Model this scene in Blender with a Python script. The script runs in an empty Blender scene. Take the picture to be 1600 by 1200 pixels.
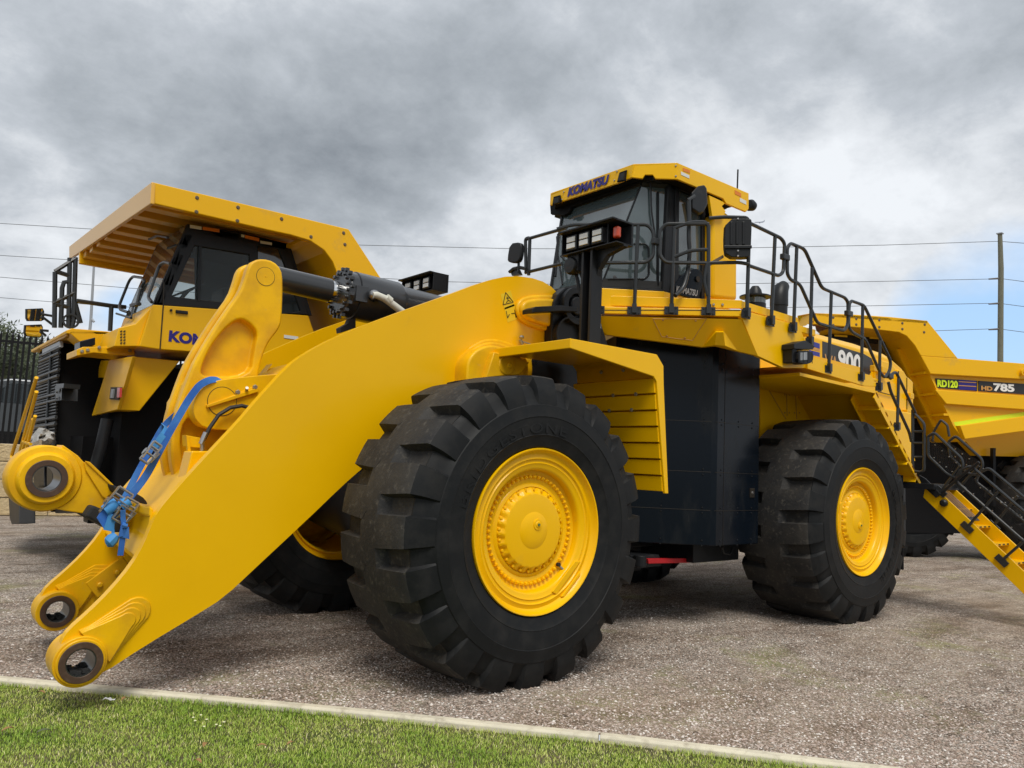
import bpy, bmesh, math, random
import numpy as np
from mathutils import Vector, Matrix
rad = math.radians
random.seed(7)
sc = bpy.context.scene
COL = sc.collection

# ---------------------------------------------------------------- camera
CAMP = Vector((-4.248, -4.774, 1.788))
YAW, PIT, ROL, FPX = rad(39.185), rad(5.8), rad(2.509), 1207.0
FW = Vector((math.sin(YAW)*math.cos(PIT), math.cos(YAW)*math.cos(PIT), math.sin(PIT)))
_rt = Vector((math.cos(YAW), -math.sin(YAW), 0))
_up = _rt.cross(FW)
RT = _rt*math.cos(ROL) + _up*math.sin(ROL)
UP = -_rt*math.sin(ROL) + _up*math.cos(ROL)
cam = bpy.data.cameras.new('camera')
cam.sensor_fit = 'HORIZONTAL'; cam.sensor_width = 36.0; cam.lens = 36.0*FPX/1600
cam.clip_start = 0.05; cam.clip_end = 3000
camo = bpy.data.objects.new('camera', cam); COL.objects.link(camo)
camo.matrix_world = Matrix((( RT.x, UP.x, -FW.x, CAMP.x), (RT.y, UP.y, -FW.y, CAMP.y), (RT.z, UP.z, -FW.z, CAMP.z), (0,0,0,1)))
sc.camera = camo

# ---------------------------------------------------------------- light
sc.view_settings.view_transform = 'Standard'; sc.view_settings.look = 'None'
sc.view_settings.gamma = 1; sc.view_settings.exposure = 0.82
SUN_EL, SUN_AZ = rad(58), rad(208)      # azimuth measured like the yaw: from +y towards +x
sl = bpy.data.lights.new('sun', 'SUN'); sl.energy = 1.5; sl.angle = rad(28); sl.color = (1, .95, .87)
so = bpy.data.objects.new('sun', sl); COL.objects.link(so); so.location = (-10, -20, 30)
sd = Vector((math.sin(SUN_AZ)*math.cos(SUN_EL), math.cos(SUN_AZ)*math.cos(SUN_EL), math.sin(SUN_EL)))
so.rotation_euler = (-sd).to_track_quat('-Z', 'Y').to_euler()

W = bpy.data.worlds.new('World'); sc.world = W; W.use_nodes = True
nt = W.node_tree; nt.nodes.clear()
def N(t, k, **kw):
    n = t.nodes.new(k)
    for a, v in kw.items():
        if a == 'ins':
            for i, x in v.items(): n.inputs[i].default_value = x
        else: setattr(n, a, v)
    return n
def mth(t, op, a, b=None, clamp=False):
    n = t.nodes.new('ShaderNodeMath'); n.operation = op; n.use_clamp = clamp
    for i, x in enumerate((a, b)):
        if x is None: continue
        if isinstance(x, (int, float)): n.inputs[i].default_value = x
        else: t.links.new(x, n.inputs[i])
    return n.outputs[0]
def mixc(t, fac, a, b, mode='MIX'):
    n = t.nodes.new('ShaderNodeMix'); n.data_type = 'RGBA'; n.blend_type = mode
    for i, x in ((0, fac), (6, a), (7, b)):
        if isinstance(x, (int, float)): n.inputs[i].default_value = x
        elif isinstance(x, tuple): n.inputs[i].default_value = (*x[:3], 1)
        else: t.links.new(x, n.inputs[i])
    return n.outputs[2]
def ramp(t, fac, stops, interp='LINEAR'):
    n = t.nodes.new('ShaderNodeValToRGB'); n.color_ramp.interpolation = interp
    e = n.color_ramp.elements
    while len(e) < len(stops): e.new(.5)
    for q, (p, c) in zip(e, stops):
        q.position = p; q.color = (*c, 1) if len(c) == 3 else c
    t.links.new(fac, n.inputs[0]); return n.outputs[0]
def g(v): return (v, v, v)
def sky_world():
    sky = N(nt, 'ShaderNodeTexSky'); sky.sky_type = 'NISHITA'; sky.sun_disc = False
    sky.sun_elevation = SUN_EL; sky.sun_rotation = SUN_AZ; sky.air_density = 1.0; sky.dust_density = .6
    tc = N(nt, 'ShaderNodeTexCoord'); D = tc.outputs['Generated']
    sep = N(nt, 'ShaderNodeSeparateXYZ'); nt.links.new(D, sep.inputs[0])
    zz = mth(nt, 'ADD', mth(nt, 'MAXIMUM', sep.outputs[2], 0.0), .42)
    cmb = N(nt, 'ShaderNodeCombineXYZ')
    nt.links.new(mth(nt, 'DIVIDE', sep.outputs[0], zz), cmb.inputs[0])
    nt.links.new(mth(nt, 'DIVIDE', sep.outputs[1], zz), cmb.inputs[1])
    def noise(scale, det, rough, loc=(0,0,0), dist=0.0):
        mp = N(nt, 'ShaderNodeMapping'); mp.inputs[1].default_value = loc
        nt.links.new(cmb.outputs[0], mp.inputs[0])
        n = N(nt, 'ShaderNodeTexNoise'); n.inputs['Scale'].default_value = scale
        n.inputs['Detail'].default_value = det; n.inputs['Roughness'].default_value = rough
        n.inputs['Distortion'].default_value = dist
        nt.links.new(mp.outputs[0], n.inputs[0]); return n.outputs[0]
    n1 = noise(1.5, 8, .55, (3.1, 7.7, 0), .1)
    n2 = noise(4.2, 8, .62, (11.3, 2.2, 0), .15)
    def blob(px, py, width):      # soft region of the sky around one bearing
        v = (FW*FPX + RT*(px-800) - UP*(py-600)).normalized()
        dp = N(nt, 'ShaderNodeVectorMath'); dp.operation = 'DOT_PRODUCT'
        nt.links.new(D, dp.inputs[0]); dp.inputs[1].default_value = v
        a = mth(nt, 'DIVIDE', mth(nt, 'SUBTRACT', 1.0, dp.outputs['Value']), 1-math.cos(rad(width)))
        return mth(nt, 'POWER', 2.718, mth(nt, 'MULTIPLY', a, -1.0))
    n4 = noise(11, 8, .65, (5.3, 1.2, 0), .2)
    s = mth(nt, 'ADD', mth(nt, 'ADD', mth(nt, 'MULTIPLY', n1, 1.12), mth(nt, 'MULTIPLY', n2, .66)), mth(nt, 'ADD', mth(nt, 'MULTIPLY', n4, .26), -.335))
    for (px, py, w_, amt) in BLOBS:
        s = mth(nt, 'ADD', s, mth(nt, 'MULTIPLY', blob(px, py, w_), amt))
    col = ramp(nt, s, CLOUDRAMP)
    cs = N(nt, 'ShaderNodeVectorMath'); cs.operation = 'SCALE'; nt.links.new(col, cs.inputs[0]); cs.inputs['Scale'].default_value = 10.0
    # gaps of blue
    n3 = noise(1.6, 6, .55, (1.2, 4.4, 0), .2)
    gap = mth(nt, 'MULTIPLY', n3, .55)
    for (px, py, w_, amt) in GAPS:
        gap = mth(nt, 'ADD', gap, mth(nt, 'MULTIPLY', blob(px, py, w_), amt))
    gf = ramp(nt, gap, [(.46, g(0)), (.62, g(1))])
    skc = N(nt, 'ShaderNodeVectorMath'); skc.operation = 'SCALE'; nt.links.new(sky.outputs[0], skc.inputs[0]); skc.inputs['Scale'].default_value = 1.0
    blue = mixc(nt, .75, skc.outputs[0], (2.6, 4.0, 5.9))
    out = mixc(nt, gf, cs.outputs[0], blue)
    bg = N(nt, 'ShaderNodeBackground'); bg.inputs[1].default_value = .1
    nt.links.new(out, bg.inputs[0])
    wo = N(nt, 'ShaderNodeOutputWorld'); nt.links.new(bg.outputs[0], wo.inputs[0])
BLOBS = [(380, 220, 15, -.15), (760, 60, 12, -.07), (640, 330, 7, -.06), (850, 300, 4, .18), (1250, 400, 11, .03), (100, 460, 9, .17), (1500, 60, 12, -.05), (1020, 160, 6, .06), (700, 420, 6, .13), (30, 250, 8, .06), (200, 60, 12, .05), (1150, 260, 5, .05)]
GAPS = [(1580, 520, 7.0, .36), (1420, 500, 4, .14), (600, 440, 3, .08), (190, 480, 3.0, .30), (60, 500, 2.2, .12)]
CLOUDRAMP = [(.30, (.15, .168, .19)), (.52, (.24, .262, .287)), (.66, (.31, .333, .362)), (.78, (.41, .43, .455)), (.92, (.50, .52, .545))]
sky_world()

# ---------------------------------------------------------------- pixel -> point on a real plane
def ray(px, py): return FW*FPX + RT*(px-800) - UP*(py-600)
def U(px, py, ax, v):
    d = ray(px, py); k = (v-CAMP[ax])/d[ax]; return CAMP + d*k
def UPl(px, py, p0, n):
    d = ray(px, py); k = (Vector(p0)-CAMP).dot(n)/d.dot(n); return CAMP + d*k
def L(pts, ax, v): return [U(a, b, ax, v) for a, b in pts]
def LP(pts, p0, n): return [UPl(a, b, p0, n) for a, b in pts]
X, Y, Z = Vector((1,0,0)), Vector((0,1,0)), Vector((0,0,1))

# ---------------------------------------------------------------- materials
MATS = {}
def mat(name, base, rough=.5, metal=0, coat=0, spec=.5, bump=None, var=None, dirt=None, emit=None, trans=0, ior=1.45, alpha=1):
    m = bpy.data.materials.new(name); m.use_nodes = True; t = m.node_tree
    b = t.nodes['Principled BSDF']
    b.inputs['Base Color'].default_value = (*base, 1); b.inputs['Roughness'].default_value = rough
    b.inputs['Metallic'].default_value = metal; b.inputs['Coat Weight'].default_value = coat
    b.inputs['Coat Roughness'].default_value = .12
    b.inputs['Specular IOR Level'].default_value = spec
    b.inputs['Transmission Weight'].default_value = trans; b.inputs['IOR'].default_value = ior
    b.inputs['Alpha'].default_value = alpha
    tc = None
    def coord():
        nonlocal tc
        if tc is None: tc = N(t, 'ShaderNodeTexCoord')
        return tc.outputs['Object']
    def noise(scale, det=4, rough_=.55, stretch=None):
        n = N(t, 'ShaderNodeTexNoise'); n.inputs['Scale'].default_value = scale; n.inputs['Detail'].default_value = det
        n.inputs['Roughness'].default_value = rough_
        c = coord()
        if stretch:
            mp = N(t, 'ShaderNodeMapping'); mp.inputs[3].default_value = stretch; t.links.new(c, mp.inputs[0]); c = mp.outputs[0]
        t.links.new(c, n.inputs[0]); return n.outputs[0]
    colr = None
    if var:      # (scale, other colour, lo, hi)
        f = ramp(t, noise(var[0]), [(var[2], g(0)), (var[3], g(1))])
        colr = mixc(t, f, base, var[1])
    if dirt:     # (scale, colour, lo, hi, stretch)
        f = ramp(t, noise(dirt[0], 8, .68, dirt[4] if len(dirt) > 4 else None), [(dirt[2], g(0)), (dirt[3], g(1))])
        colr = mixc(t, f, colr if colr is not None else base, dirt[1])
        rr = N(t, 'ShaderNodeMapRange'); t.links.new(f, rr.inputs[0]); rr.inputs[3].default_value = rough; rr.inputs[4].default_value = min(1, rough+.35)
        t.links.new(rr.outputs[0], b.inputs['Roughness'])
    if colr is not None: t.links.new(colr, b.inputs['Base Color'])
    if bump:     # (scale, strength, distance)
        bp = N(t, 'ShaderNodeBump'); bp.inputs['Strength'].default_value = bump[1]; bp.inputs['Distance'].default_value = bump[2]
        t.links.new(noise(bump[0], 5), bp.inputs['Height']); t.links.new(bp.outputs[0], b.inputs['Normal'])
    if emit: b.inputs['Emission Color'].default_value = (*emit[:3], 1); b.inputs['Emission Strength'].default_value = emit[3]
    MATS[name] = m; return m
YEL = (.90, .50, .0)
mat('yellow_paint', YEL, .33, coat=.12, spec=.28, bump=(9, .05, .01), var=(1.3, (.86, .47, .0), .35, .7), dirt=(3.5, (.58, .34, .05), .66, .95))
mat('cast_yellow', (.90, .505, .0), .42, coat=.1, spec=.3, bump=(60, .25, .004), var=(4, (.66, .34, .01), .35, .7), dirt=(12, (.55, .38, .14), .62, .9))
mat('truck_yellow', (.84, .455, .0), .36, coat=.1, spec=.4, bump=(7, .06, .01), dirt=(2.5, (.48, .30, .09), .6, .95))
mat('canopy_cream', (.72, .40, .06), .30, coat=.2)
mat('black_paint', (.011, .012, .014), .42, spec=.35, dirt=(9, (.07, .065, .06), .6, .95))
mat('rail_paint', (.022, .025, .028), .38, coat=.1, bump=(50, .08, .002))
mat('dark_panel', (.004, .007, .012), .20, coat=.0, spec=.22, bump=(2.2, .06, .01), dirt=(2.2, (.035, .035, .033), .55, 1.0, (1, 1, .3)))
mat('black_deep', (.008, .008, .009), .8, spec=.2)
mat('rubber', (.007, .008, .009), .55, spec=.28, bump=(25, .12, .004), dirt=(5, (.028, .027, .026), .45, .9))
mat('tread_rubber', (.022, .022, .023), .7, spec=.3, bump=(38, .6, .008), var=(3, (.042, .039, .035), .35, .65), dirt=(18, (.15, .135, .11), .54, .88))
mat('rubber_trim', (.02, .02, .02), .6)
mat('glass_tint', (.11, .145, .155), .03, trans=.35, ior=1.75, spec=.8)
mat('glass_clear', (.38, .44, .45), .02, trans=.94, ior=1.3, spec=.5)
mat('glass_dark', (.015, .02, .022), .04, spec=.9, coat=.6)
mat('interior', (.05, .05, .055), .7)
mat('chrome', (.8, .8, .8), .12, metal=1)
mat('steel', (.42, .42, .42), .38, metal=1, bump=(30, .2, .002))
mat('galvanised', (.42, .44, .46), .5, metal=.6)
mat('bolt_grey', (.35, .33, .28), .45, metal=.7)
mat('bushing_brown', (.075, .042, .028), .42, spec=.5, dirt=(20, (.14, .09, .06), .5, .9))
mat('bore_steel', (.10, .105, .11), .3, metal=.8)
mat('cylinder_black', (.03, .032, .036), .30, coat=.4)
mat('hose_rubber', (.03, .03, .03), .55, bump=(90, .3, .003))
mat('hose_sleeve', (.62, .62, .55), .6)
mat('strap_blue', (.02, .12, .48), .6, bump=(180, .4, .003), var=(6, (.05, .22, .62), .4, .7))
mat('strap_cyan', (.05, .26, .60), .6, bump=(180, .4, .003))
mat('rubber_mat', (.022, .022, .022), .85, bump=(60, .5, .006))
mat('mirror', (.75, .75, .75), .03, metal=1)
mat('lamp_lens', (.75, .78, .80), .15, spec=.8, bump=(120, .4, .003))
mat('lens_red', (.45, .02, .01), .25, coat=.5)
mat('lens_orange', (.50, .05, .008), .22, coat=.6)
mat('paint_red', (.42, .01, .015), .4)
mat('navy', (.022, .016, .19), .4)
mat('decal_black', (.025, .026, .028), .4)
mat('decal_blue', (.03, .035, .28), .4)
mat('decal_gold', (.55, .28, .08), .4)
mat('white_paint', (.78, .78, .76), .45)
mat('letter_grey', (.30, .31, .32), .45)
mat('hivis', (.62, .82, .02), .5)
mat('sticker_yellow', (.80, .55, .02), .4)
mat('sticker_white', (.70, .72, .70), .5)
mat('sticker_green', (.10, .16, .06), .5)
mat('sticker_orange', (.75, .22, .02), .5)
mat('ink_black', (.02, .015, .01), .6)
mat('concrete_cream', (.68, .63, .49), .85, bump=(60, .4, .004), var=(3, (.54, .50, .40), .4, .7), dirt=(9, (.30, .26, .19), .52, .8))
mat('limestone', (.56, .43, .24), .9, bump=(14, .9, .05), var=(3, (.54, .43, .26), .35, .7), dirt=(8, (.20, .14, .08), .60, .85))
mat('wood_pole', (.20, .20, .15), .9, bump=(6, .4, .02), dirt=(3, (.11, .11, .085), .4, .8, (6, 6, .4)))
mat('wire', (.10, .11, .12), .6)
mat('insulator_grey', (.13, .125, .13), .6)
mat('fence_black', (.007, .007, .008), .6, spec=.25)
mat('car_silver', (.09, .10, .11), .28, metal=.4, coat=.5)
mat('bark', (.13, .10, .075), .9, bump=(12, .8, .02))
mat('leaf_a', (.055, .075, .035), .6)
mat('leaf_b', (.10, .12, .06), .6)
mat('dead_leaf', (.30, .17, .07), .75)
mat('twig', (.13, .10, .07), .85)
mat('paper', (.80, .82, .84), .6)
mat('petal', (.72, .72, .46), .6)
mat('plastic_film', (.62, .60, .56), .28, spec=.7, coat=.4, bump=(14, .8, .03))
mat('wing_white', (.35, .37, .42), .5)

# ---------------------------------------------------------------- mesh collector
class MB:
    def __init__(s): s.v = []; s.f = []; s.m = []; s.cm = 0; s.mats = []
    def use(s, name):
        if name not in s.mats: s.mats.append(name)
        s.cm = s.mats.index(name); return s
    def add(s, vs, fs):
        o = len(s.v); s.v += [tuple(v) for v in vs]
        for f in fs: s.f.append(tuple(i+o for i in f)); s.m.append(s.cm)
        return s
    def prism(s, pts, d):
        """polygon (3D points) pushed along vector d"""
        n = len(pts); d = Vector(d); pts = [Vector(p) for p in pts]
        nn = Vector((0,0,0))
        for i in range(n): nn += (pts[i]-pts[0]).cross(pts[(i+1) % n]-pts[0])
        if nn.dot(d) > 0: pts = pts[::-1]
        vs = pts + [p+d for p in pts]
        fs = [tuple(range(n)), tuple(range(2*n-1, n-1, -1))]
        fs += [((i+1) % n, i, n+i, n+(i+1) % n) for i in range(n)]
        return s.add(vs, fs)
    def box(s, c, size, ax=None):
        c = Vector(c); a, b, h = ax if ax else (X, Y, Z)
        hx, hy, hz = [q/2 for q in size]
        vs = [c+a*i*hx+b*j*hy+h*k*hz for k in (-1, 1) for j in (-1, 1) for i in (-1, 1)]
        return s.add(vs, [(0,2,3,1), (4,5,7,6), (0,1,5,4), (2,6,7,3), (0,4,6,2), (1,3,7,5)])
    def bx(s, x0, x1, y0, y1, z0, z1): return s.box(((x0+x1)/2, (y0+y1)/2, (z0+z1)/2), (abs(x1-x0), abs(y1-y0), abs(z1-z0)))
    def rev(s, c, ax, prof, n=32, closed=False, cap=True, ph=0.0):
        """profile [(r, a)] turned about the axis through c"""
        c = Vector(c); ax = Vector(ax).normalized()
        t = X if abs(ax.x) < .8 else Z
        e1 = ax.cross(t).normalized(); e2 = ax.cross(e1)
        k = len(prof); vs = []
        for i in range(n):
            a = 2*math.pi*i/n + ph; r_ = e1*math.cos(a)+e2*math.sin(a)
            vs += [c+r_*r+ax*h for r, h in prof]
        fs = []
        kk = k if closed else k-1
        for i in range(n):
            j = (i+1) % n
            for q in range(kk):
                q2 = (q+1) % k; fs.append((i*k+q, j*k+q, j*k+q2, i*k+q2))
        if cap and not closed:
            if prof[0][0] > 1e-6: fs.append(tuple(i*k for i in range(n))[::-1])
            if prof[-1][0] > 1e-6: fs.append(tuple(i*k+k-1 for i in range(n)))
        return s.add(vs, fs)
    def cyl(s, a, b, r, n=16, r2=None):
        a = Vector(a); b = Vector(b); d = b-a
        return s.rev(a, d, [(r, 0), (r if r2 is None else r2, d.length)], n)
    def ring(s, c, ax, ro, ri, h0, h1, n=40):
        return s.rev(c, ax, [(ri, h0), (ro, h0), (ro, h1), (ri, h1)], n, closed=True)
    def tube(s, pts, r, n=8, fillet=0.0, closed=False):
        pts = [Vector(p) for p in pts]
        if fillet > 0: pts = roundpath(pts, fillet)
        # parallel transport
        vs = []; T = []
        for i in range(len(pts)):
            a = pts[max(i-1, 0)]; b = pts[min(i+1, len(pts)-1)]
            d = (b-a); T.append(d.normalized() if d.length > 1e-9 else Z)
        u = T[0].orthogonal().normalized()
        for i, p in enumerate(pts):
            u = (u - T[i]*u.dot(T[i]))
            u = u.normalized() if u.length > 1e-6 else T[i].orthogonal().normalized()
            w = T[i].cross(u)
            rr = r[i] if isinstance(r, (list, tuple)) else r
            vs += [p+(u*math.cos(2*math.pi*k/n)+w*math.sin(2*math.pi*k/n))*rr for k in range(n)]
        m = len(pts); fs = []
        for i in range(m-1):
            for k in range(n):
                fs.append((i*n+k, i*n+(k+1) % n, (i+1)*n+(k+1) % n, (i+1)*n+k))
        fs.append(tuple(range(n))[::-1]); fs.append(tuple(range((m-1)*n, m*n)))
        return s.add(vs, fs)
    def ribbon(s, pts, wd, th, side):
        """flat strap along pts: width wd along 'side', thickness th"""
        pts = [Vector(p) for p in pts]; side = Vector(side).normalized(); vs = []
        for i, p in enumerate(pts):
            a = pts[max(i-1, 0)]; b = pts[min(i+1, len(pts)-1)]; t = (b-a).normalized()
            sd_ = (side - t*side.dot(t)).normalized(); nn = t.cross(sd_)
            vs += [p-sd_*wd/2-nn*th/2, p+sd_*wd/2-nn*th/2, p+sd_*wd/2+nn*th/2, p-sd_*wd/2+nn*th/2]
        fs = [(3, 2, 1, 0)]
        for i in range(len(pts)-1):
            for k in range(4): fs.append((i*4+k, i*4+(k+1) % 4, i*4+4+(k+1) % 4, i*4+4+k))
        q = (len(pts)-1)*4; fs.append((q, q+1, q+2, q+3))
        return s.add(vs, fs)
    def build(s, name, material=None, parent=None, bevel=0, smooth=None, seg=2, label=None):
        me = bpy.data.meshes.new(name); me.from_pydata(s.v, [], s.f)
        ms = s.mats or [material]
        for q in ms: me.materials.append(MATS[q] if isinstance(q, str) else q)
        if s.mats: me.polygons.foreach_set('material_index', s.m)
        me.validate(); me.update()
        b = bmesh.new(); b.from_mesh(me); bmesh.ops.recalc_face_normals(b, faces=b.faces); b.to_mesh(me); b.free()
        if smooth is not None:
            me.polygons.foreach_set('use_smooth', [True]*len(me.polygons)); me.set_sharp_from_angle(angle=rad(smooth))
        o = bpy.data.objects.new(name, me); COL.objects.link(o)
        if bevel:
            bv = o.modifiers.new('bevel', 'BEVEL'); bv.width = bevel; bv.segments = seg; bv.limit_method = 'ANGLE'; bv.angle_limit = rad(35)
            bv.harden_normals = False
        attach(o, parent)
        if label: o['label'] = label
        return o
def wloc(o):
    v = Vector(o.location)
    while o.parent: o = o.parent; v = v + o.location
    return v
def attach(o, parent):
    if parent is not None:
        o.parent = parent; o.location = -wloc(parent)
def roundpath(pts, r):
    out = [pts[0]]
    for i in range(1, len(pts)-1):
        p, a, b = pts[i], pts[i-1], pts[i+1]
        da, db = (a-p), (b-p); la, lb = da.length, db.length
        q = min(r, la*.45, lb*.45)
        p0, p1 = p+da.normalized()*q, p+db.normalized()*q
        for k in range(6):
            t = k/5; out.append(p0*(1-t)**2+p*2*t*(1-t)+p1*t*t)
    out.append(pts[-1]); return out
def smoothpoly(pts, it=2, keep=()):
    """Chaikin on a closed 2D pixel outline; indices in keep stay sharp"""
    for _ in range(it):
        out = []; nk = []
        n = len(pts)
        for i in range(n):
            a, p, b = pts[i-1], pts[i], pts[(i+1) % n]
            if i in keep: nk.append(len(out)); out.append(p)
            else:
                out.append((p[0]*.75+a[0]*.25, p[1]*.75+a[1]*.25)); out.append((p[0]*.75+b[0]*.25, p[1]*.75+b[1]*.25))
        pts, keep = out, nk
    return pts
def thing(name, label, cat, loc=(0,0,0), group=None, kind=None):
    o = bpy.data.objects.new(name, None); COL.objects.link(o); o.location = loc; o.empty_display_size = .3
    tag(o, label, cat, group, kind); return o
def tag(o, label=None, cat=None, group=None, kind=None):
    if label: o['label'] = label
    if cat: o['category'] = cat
    if group: o['group'] = group
    if kind: o['kind'] = kind
    return o
def rebase(o):
    """move a top-level mesh's origin to the middle of its base"""
    me = o.data; co = np.empty(len(me.vertices)*3, 'f'); me.vertices.foreach_get('co', co); co = co.reshape(-1, 3)
    c = (co.min(0)+co.max(0))/2; c[2] = co[:, 2].min(); me.vertices.foreach_set('co', (co-c).ravel()); o.location = [float(q) for q in c]; me.update(); return o
def copy_tree(o, parent=None):
    c = o.copy(); COL.objects.link(c)
    if parent is not None: c.parent = parent
    for ch in list(o.children): copy_tree(ch, c)
    return c
def text(body, name, p0, p1, h, upv, material, parent, bold=.02, shear=0.0, off=.004, thick=.001, label=None):
    """lettering whose baseline runs p0 -> p1, height h, on a flat surface"""
    cu = bpy.data.curves.new(name, 'FONT'); cu.body = body; cu.size = 1; cu.offset = bold; cu.shear = shear; cu.extrude = 0; cu.resolution_u = 4
    to = bpy.data.objects.new(name, cu); COL.objects.link(to)
    dg = bpy.context.evaluated_depsgraph_get(); dg.update()
    me = bpy.data.meshes.new_from_object(to.evaluated_get(dg)); bpy.data.objects.remove(to)
    n = len(me.vertices); co = np.empty(n*3, 'f'); me.vertices.foreach_get('co', co); co = co.reshape(-1, 3)
    mn, mx = co.min(0), co.max(0)
    p0 = Vector(p0); p1 = Vector(p1); xa = (p1-p0); wd = xa.length; xa.normalize()
    upv = Vector(upv); ya = (upv-xa*upv.dot(xa)).normalized(); za = xa.cross(ya)
    if za.dot(CAMP-p0) < 0: za = -za
    fx = (co[:, 0]-mn[0])/(mx[0]-mn[0])*wd; fy = (co[:, 1]-mn[1])/(mx[1]-mn[1])*h
    P = np.array(p0)+fx[:, None]*np.array(xa)+fy[:, None]*np.array(ya)+np.array(za)*off
    me.vertices.foreach_set('co', P.astype('f').ravel()); me.update()
    me.materials.clear(); me.materials.append(MATS[material]); me.name = name
    o = bpy.data.objects.new(name, me); COL.objects.link(o); attach(o, parent)
    if label: o['label'] = label
    return o
def bolt(mb, c, ax, r=.018, h=.014): mb.rev(c, ax, [(r, 0), (r, h*.7), (r*.75, h)], 6)
def carve(o, mb):
    """cut the shape in mb out of object o (before its bevel)"""
    me = bpy.data.meshes.new('cut'); me.from_pydata(mb.v, [], mb.f); me.update()
    b = bmesh.new(); b.from_mesh(me); bmesh.ops.recalc_face_normals(b, faces=b.faces); b.to_mesh(me); b.free()
    c = bpy.data.objects.new('cut', me); COL.objects.link(c)
    c.location = wloc(o)
    mods = [(q.name, q.width, q.segments) for q in o.modifiers]
    for q in list(o.modifiers): o.modifiers.remove(q)
    bm_ = o.modifiers.new('b', 'BOOLEAN'); bm_.operation = 'DIFFERENCE'; bm_.object = c; bm_.solver = 'EXACT'
    dg = bpy.context.evaluated_depsgraph_get(); dg.update()
    new = bpy.data.meshes.new_from_object(o.evaluated_get(dg)); new.name = o.data.name
    o.modifiers.clear(); o.data = new; bpy.data.objects.remove(c)
    for _, w_, s_ in mods:
        bv = o.modifiers.new('bevel', 'BEVEL'); bv.width = w_; bv.segments = s_; bv.limit_method = 'ANGLE'; bv.angle_limit = rad(35)
# ================================================================ wheel loader
LD = thing('wheel_loader', 'huge yellow wheel loader without a bucket, its boom lowered to the kerb', 'wheel loader', (2.5, 2.25, 0))
CYL = 2.25                      # its centre line in y
def mirY(p): return Vector((p[0], 2*CYL-p[1], p[2]))

# ---- wheels
R0, RZ = 1.285, 1.2416
def tyre_mesh(NL=20, R=R0, w0=.0, w1=1.05, rr=.66):
    # half profile from the outer bead to the crown: (y, r) for lug top and groove floor
    top = [(.035, rr), (.0, rr+.03), (-.022, .76), (-.030, .78), (-.034, .785), (-.031, .79), (-.040, .86), (-.044, .93), (-.049, .935), (-.046, .95), (-.036, 1.03), (-.028, 1.036), (-.024, 1.10), (-.012, 1.155), (.000, 1.190), (.026, 1.240), (.040, 1.264), (.060, 1.276), (.20, R), (.33, R+.004), (.405, R+.006), (.43, R+.006), (.48, R+.006)]
    bot = [(.035, rr), (.0, rr+.03), (-.022, .76), (-.030, .78), (-.034, .785), (-.031, .79), (-.040, .86), (-.044, .93), (-.049, .935), (-.046, .95), (-.036, 1.03), (-.026, 1.04), (.004, 1.09), (.022, 1.135), (.040, 1.165), (.066, 1.192), (.080, 1.192), (.10, 1.196), (.20, 1.20), (.34, 1.215), (.375, R-.02), (.41, R+.004), (.48, R+.006)]
    n = len(top); full = []
    for i in range(n): full.append((top[i], bot[i], 0))
    for i in range(n-1, -1, -1):
        full.append(((w1-top[i][0], top[i][1]), (w1-bot[i][0], bot[i][1]), 1))
    # columns in one pitch: (fraction, kind)  L lug top, G groove floor
    cols = [('L', 0.0), ('L', .20), ('L', .42), ('L', .63), ('G', .66), ('G', .76), ('G', .87), ('G', .97)]
    wide = [('L', 0.0), ('L', .18), ('L', .38), ('L', .57), ('G', .61), ('G', .72), ('G', .84), ('G', .95)]
    vs = []; K = len(full); pitch = 2*math.pi/NL
    for l in range(NL):
        for c in range(len(cols)):
            for k, (tp, bt, side) in enumerate(full):
                kind = cols[c][0]; (y, r) = tp if kind == 'L' else bt
                yc = min(1.0, max(0.0, (y)/.45)) if side == 0 else min(1.0, max(0.0, (w1-y)/.45))
                fr = wide[c][1]*(1-yc)+cols[c][1]*yc
                skew = 0.03*math.sin(yc*math.pi*.5)
                off = 0 if side == 0 else .5
                if k == n-1: off = .17
                if k == n: off = .33
                a = (l+fr+off+skew)*pitch
                wob = 1+.0025*math.sin(a*3+1)*(r > 1.2)
                vs.append((r*wob*math.cos(a), y, r*wob*math.sin(a)))
    NC = NL*len(cols); fs = []; mi = []
    for i in range(NC):
        j = (i+1) % NC
        for k in range(K-1):
            fs.append((i*K+k, j*K+k, j*K+k+1, i*K+k+1))
            kk = min(k, K-2-k)
            mi.append(1 if kk >= 16 else 0)
    me = bpy.data.meshes.new('tyre'); me.from_pydata(vs, [], fs)
    me.materials.append(MATS['rubber']); me.materials.append(MATS['tread_rubber'])
    me.polygons.foreach_set('material_index', mi)
    me.update(); b = bmesh.new(); b.from_mesh(me); bmesh.ops.recalc_face_normals(b, faces=b.faces); b.to_mesh(me); b.free()
    me.polygons.foreach_set('use_smooth', [True]*len(me.polygons)); me.set_sharp_from_angle(angle=rad(28))
    return me
TY = tyre_mesh()
def rim_mb():
    m = MB(); A = Y
    prof = [(.66, .20), (.672, .03), (.677, .0), (.672, -.012), (.662, -.010), (.652, .012), (.640, .045), (.625, .06), (.598, .05), (.590, .042), (.583, .048), (.578, .064), (.560, .066), (.552, .055), (.546, .062), (.520, .07), (.505, .078), (.495, .10), (.488, .17), (.474, .185), (.40, .185), (.392, .192), (.385, .192), (.375, .178), (.355, .170), (.35, .20), (.0, .20)]
    prof = [(r, h*.68 if h > .01 else h) for r, h in prof]
    m.rev((0, 0, 0), A, prof, 72, cap=False)
    m.rev((0, 0, 0), A, [(.67, .86), (.672, .98), (.655, .985), (.64, .94), (.60, .93), (.59, .95), (.575, .95), (.56, .90), (.55, .30)], 72, cap=False)
    return m
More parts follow.
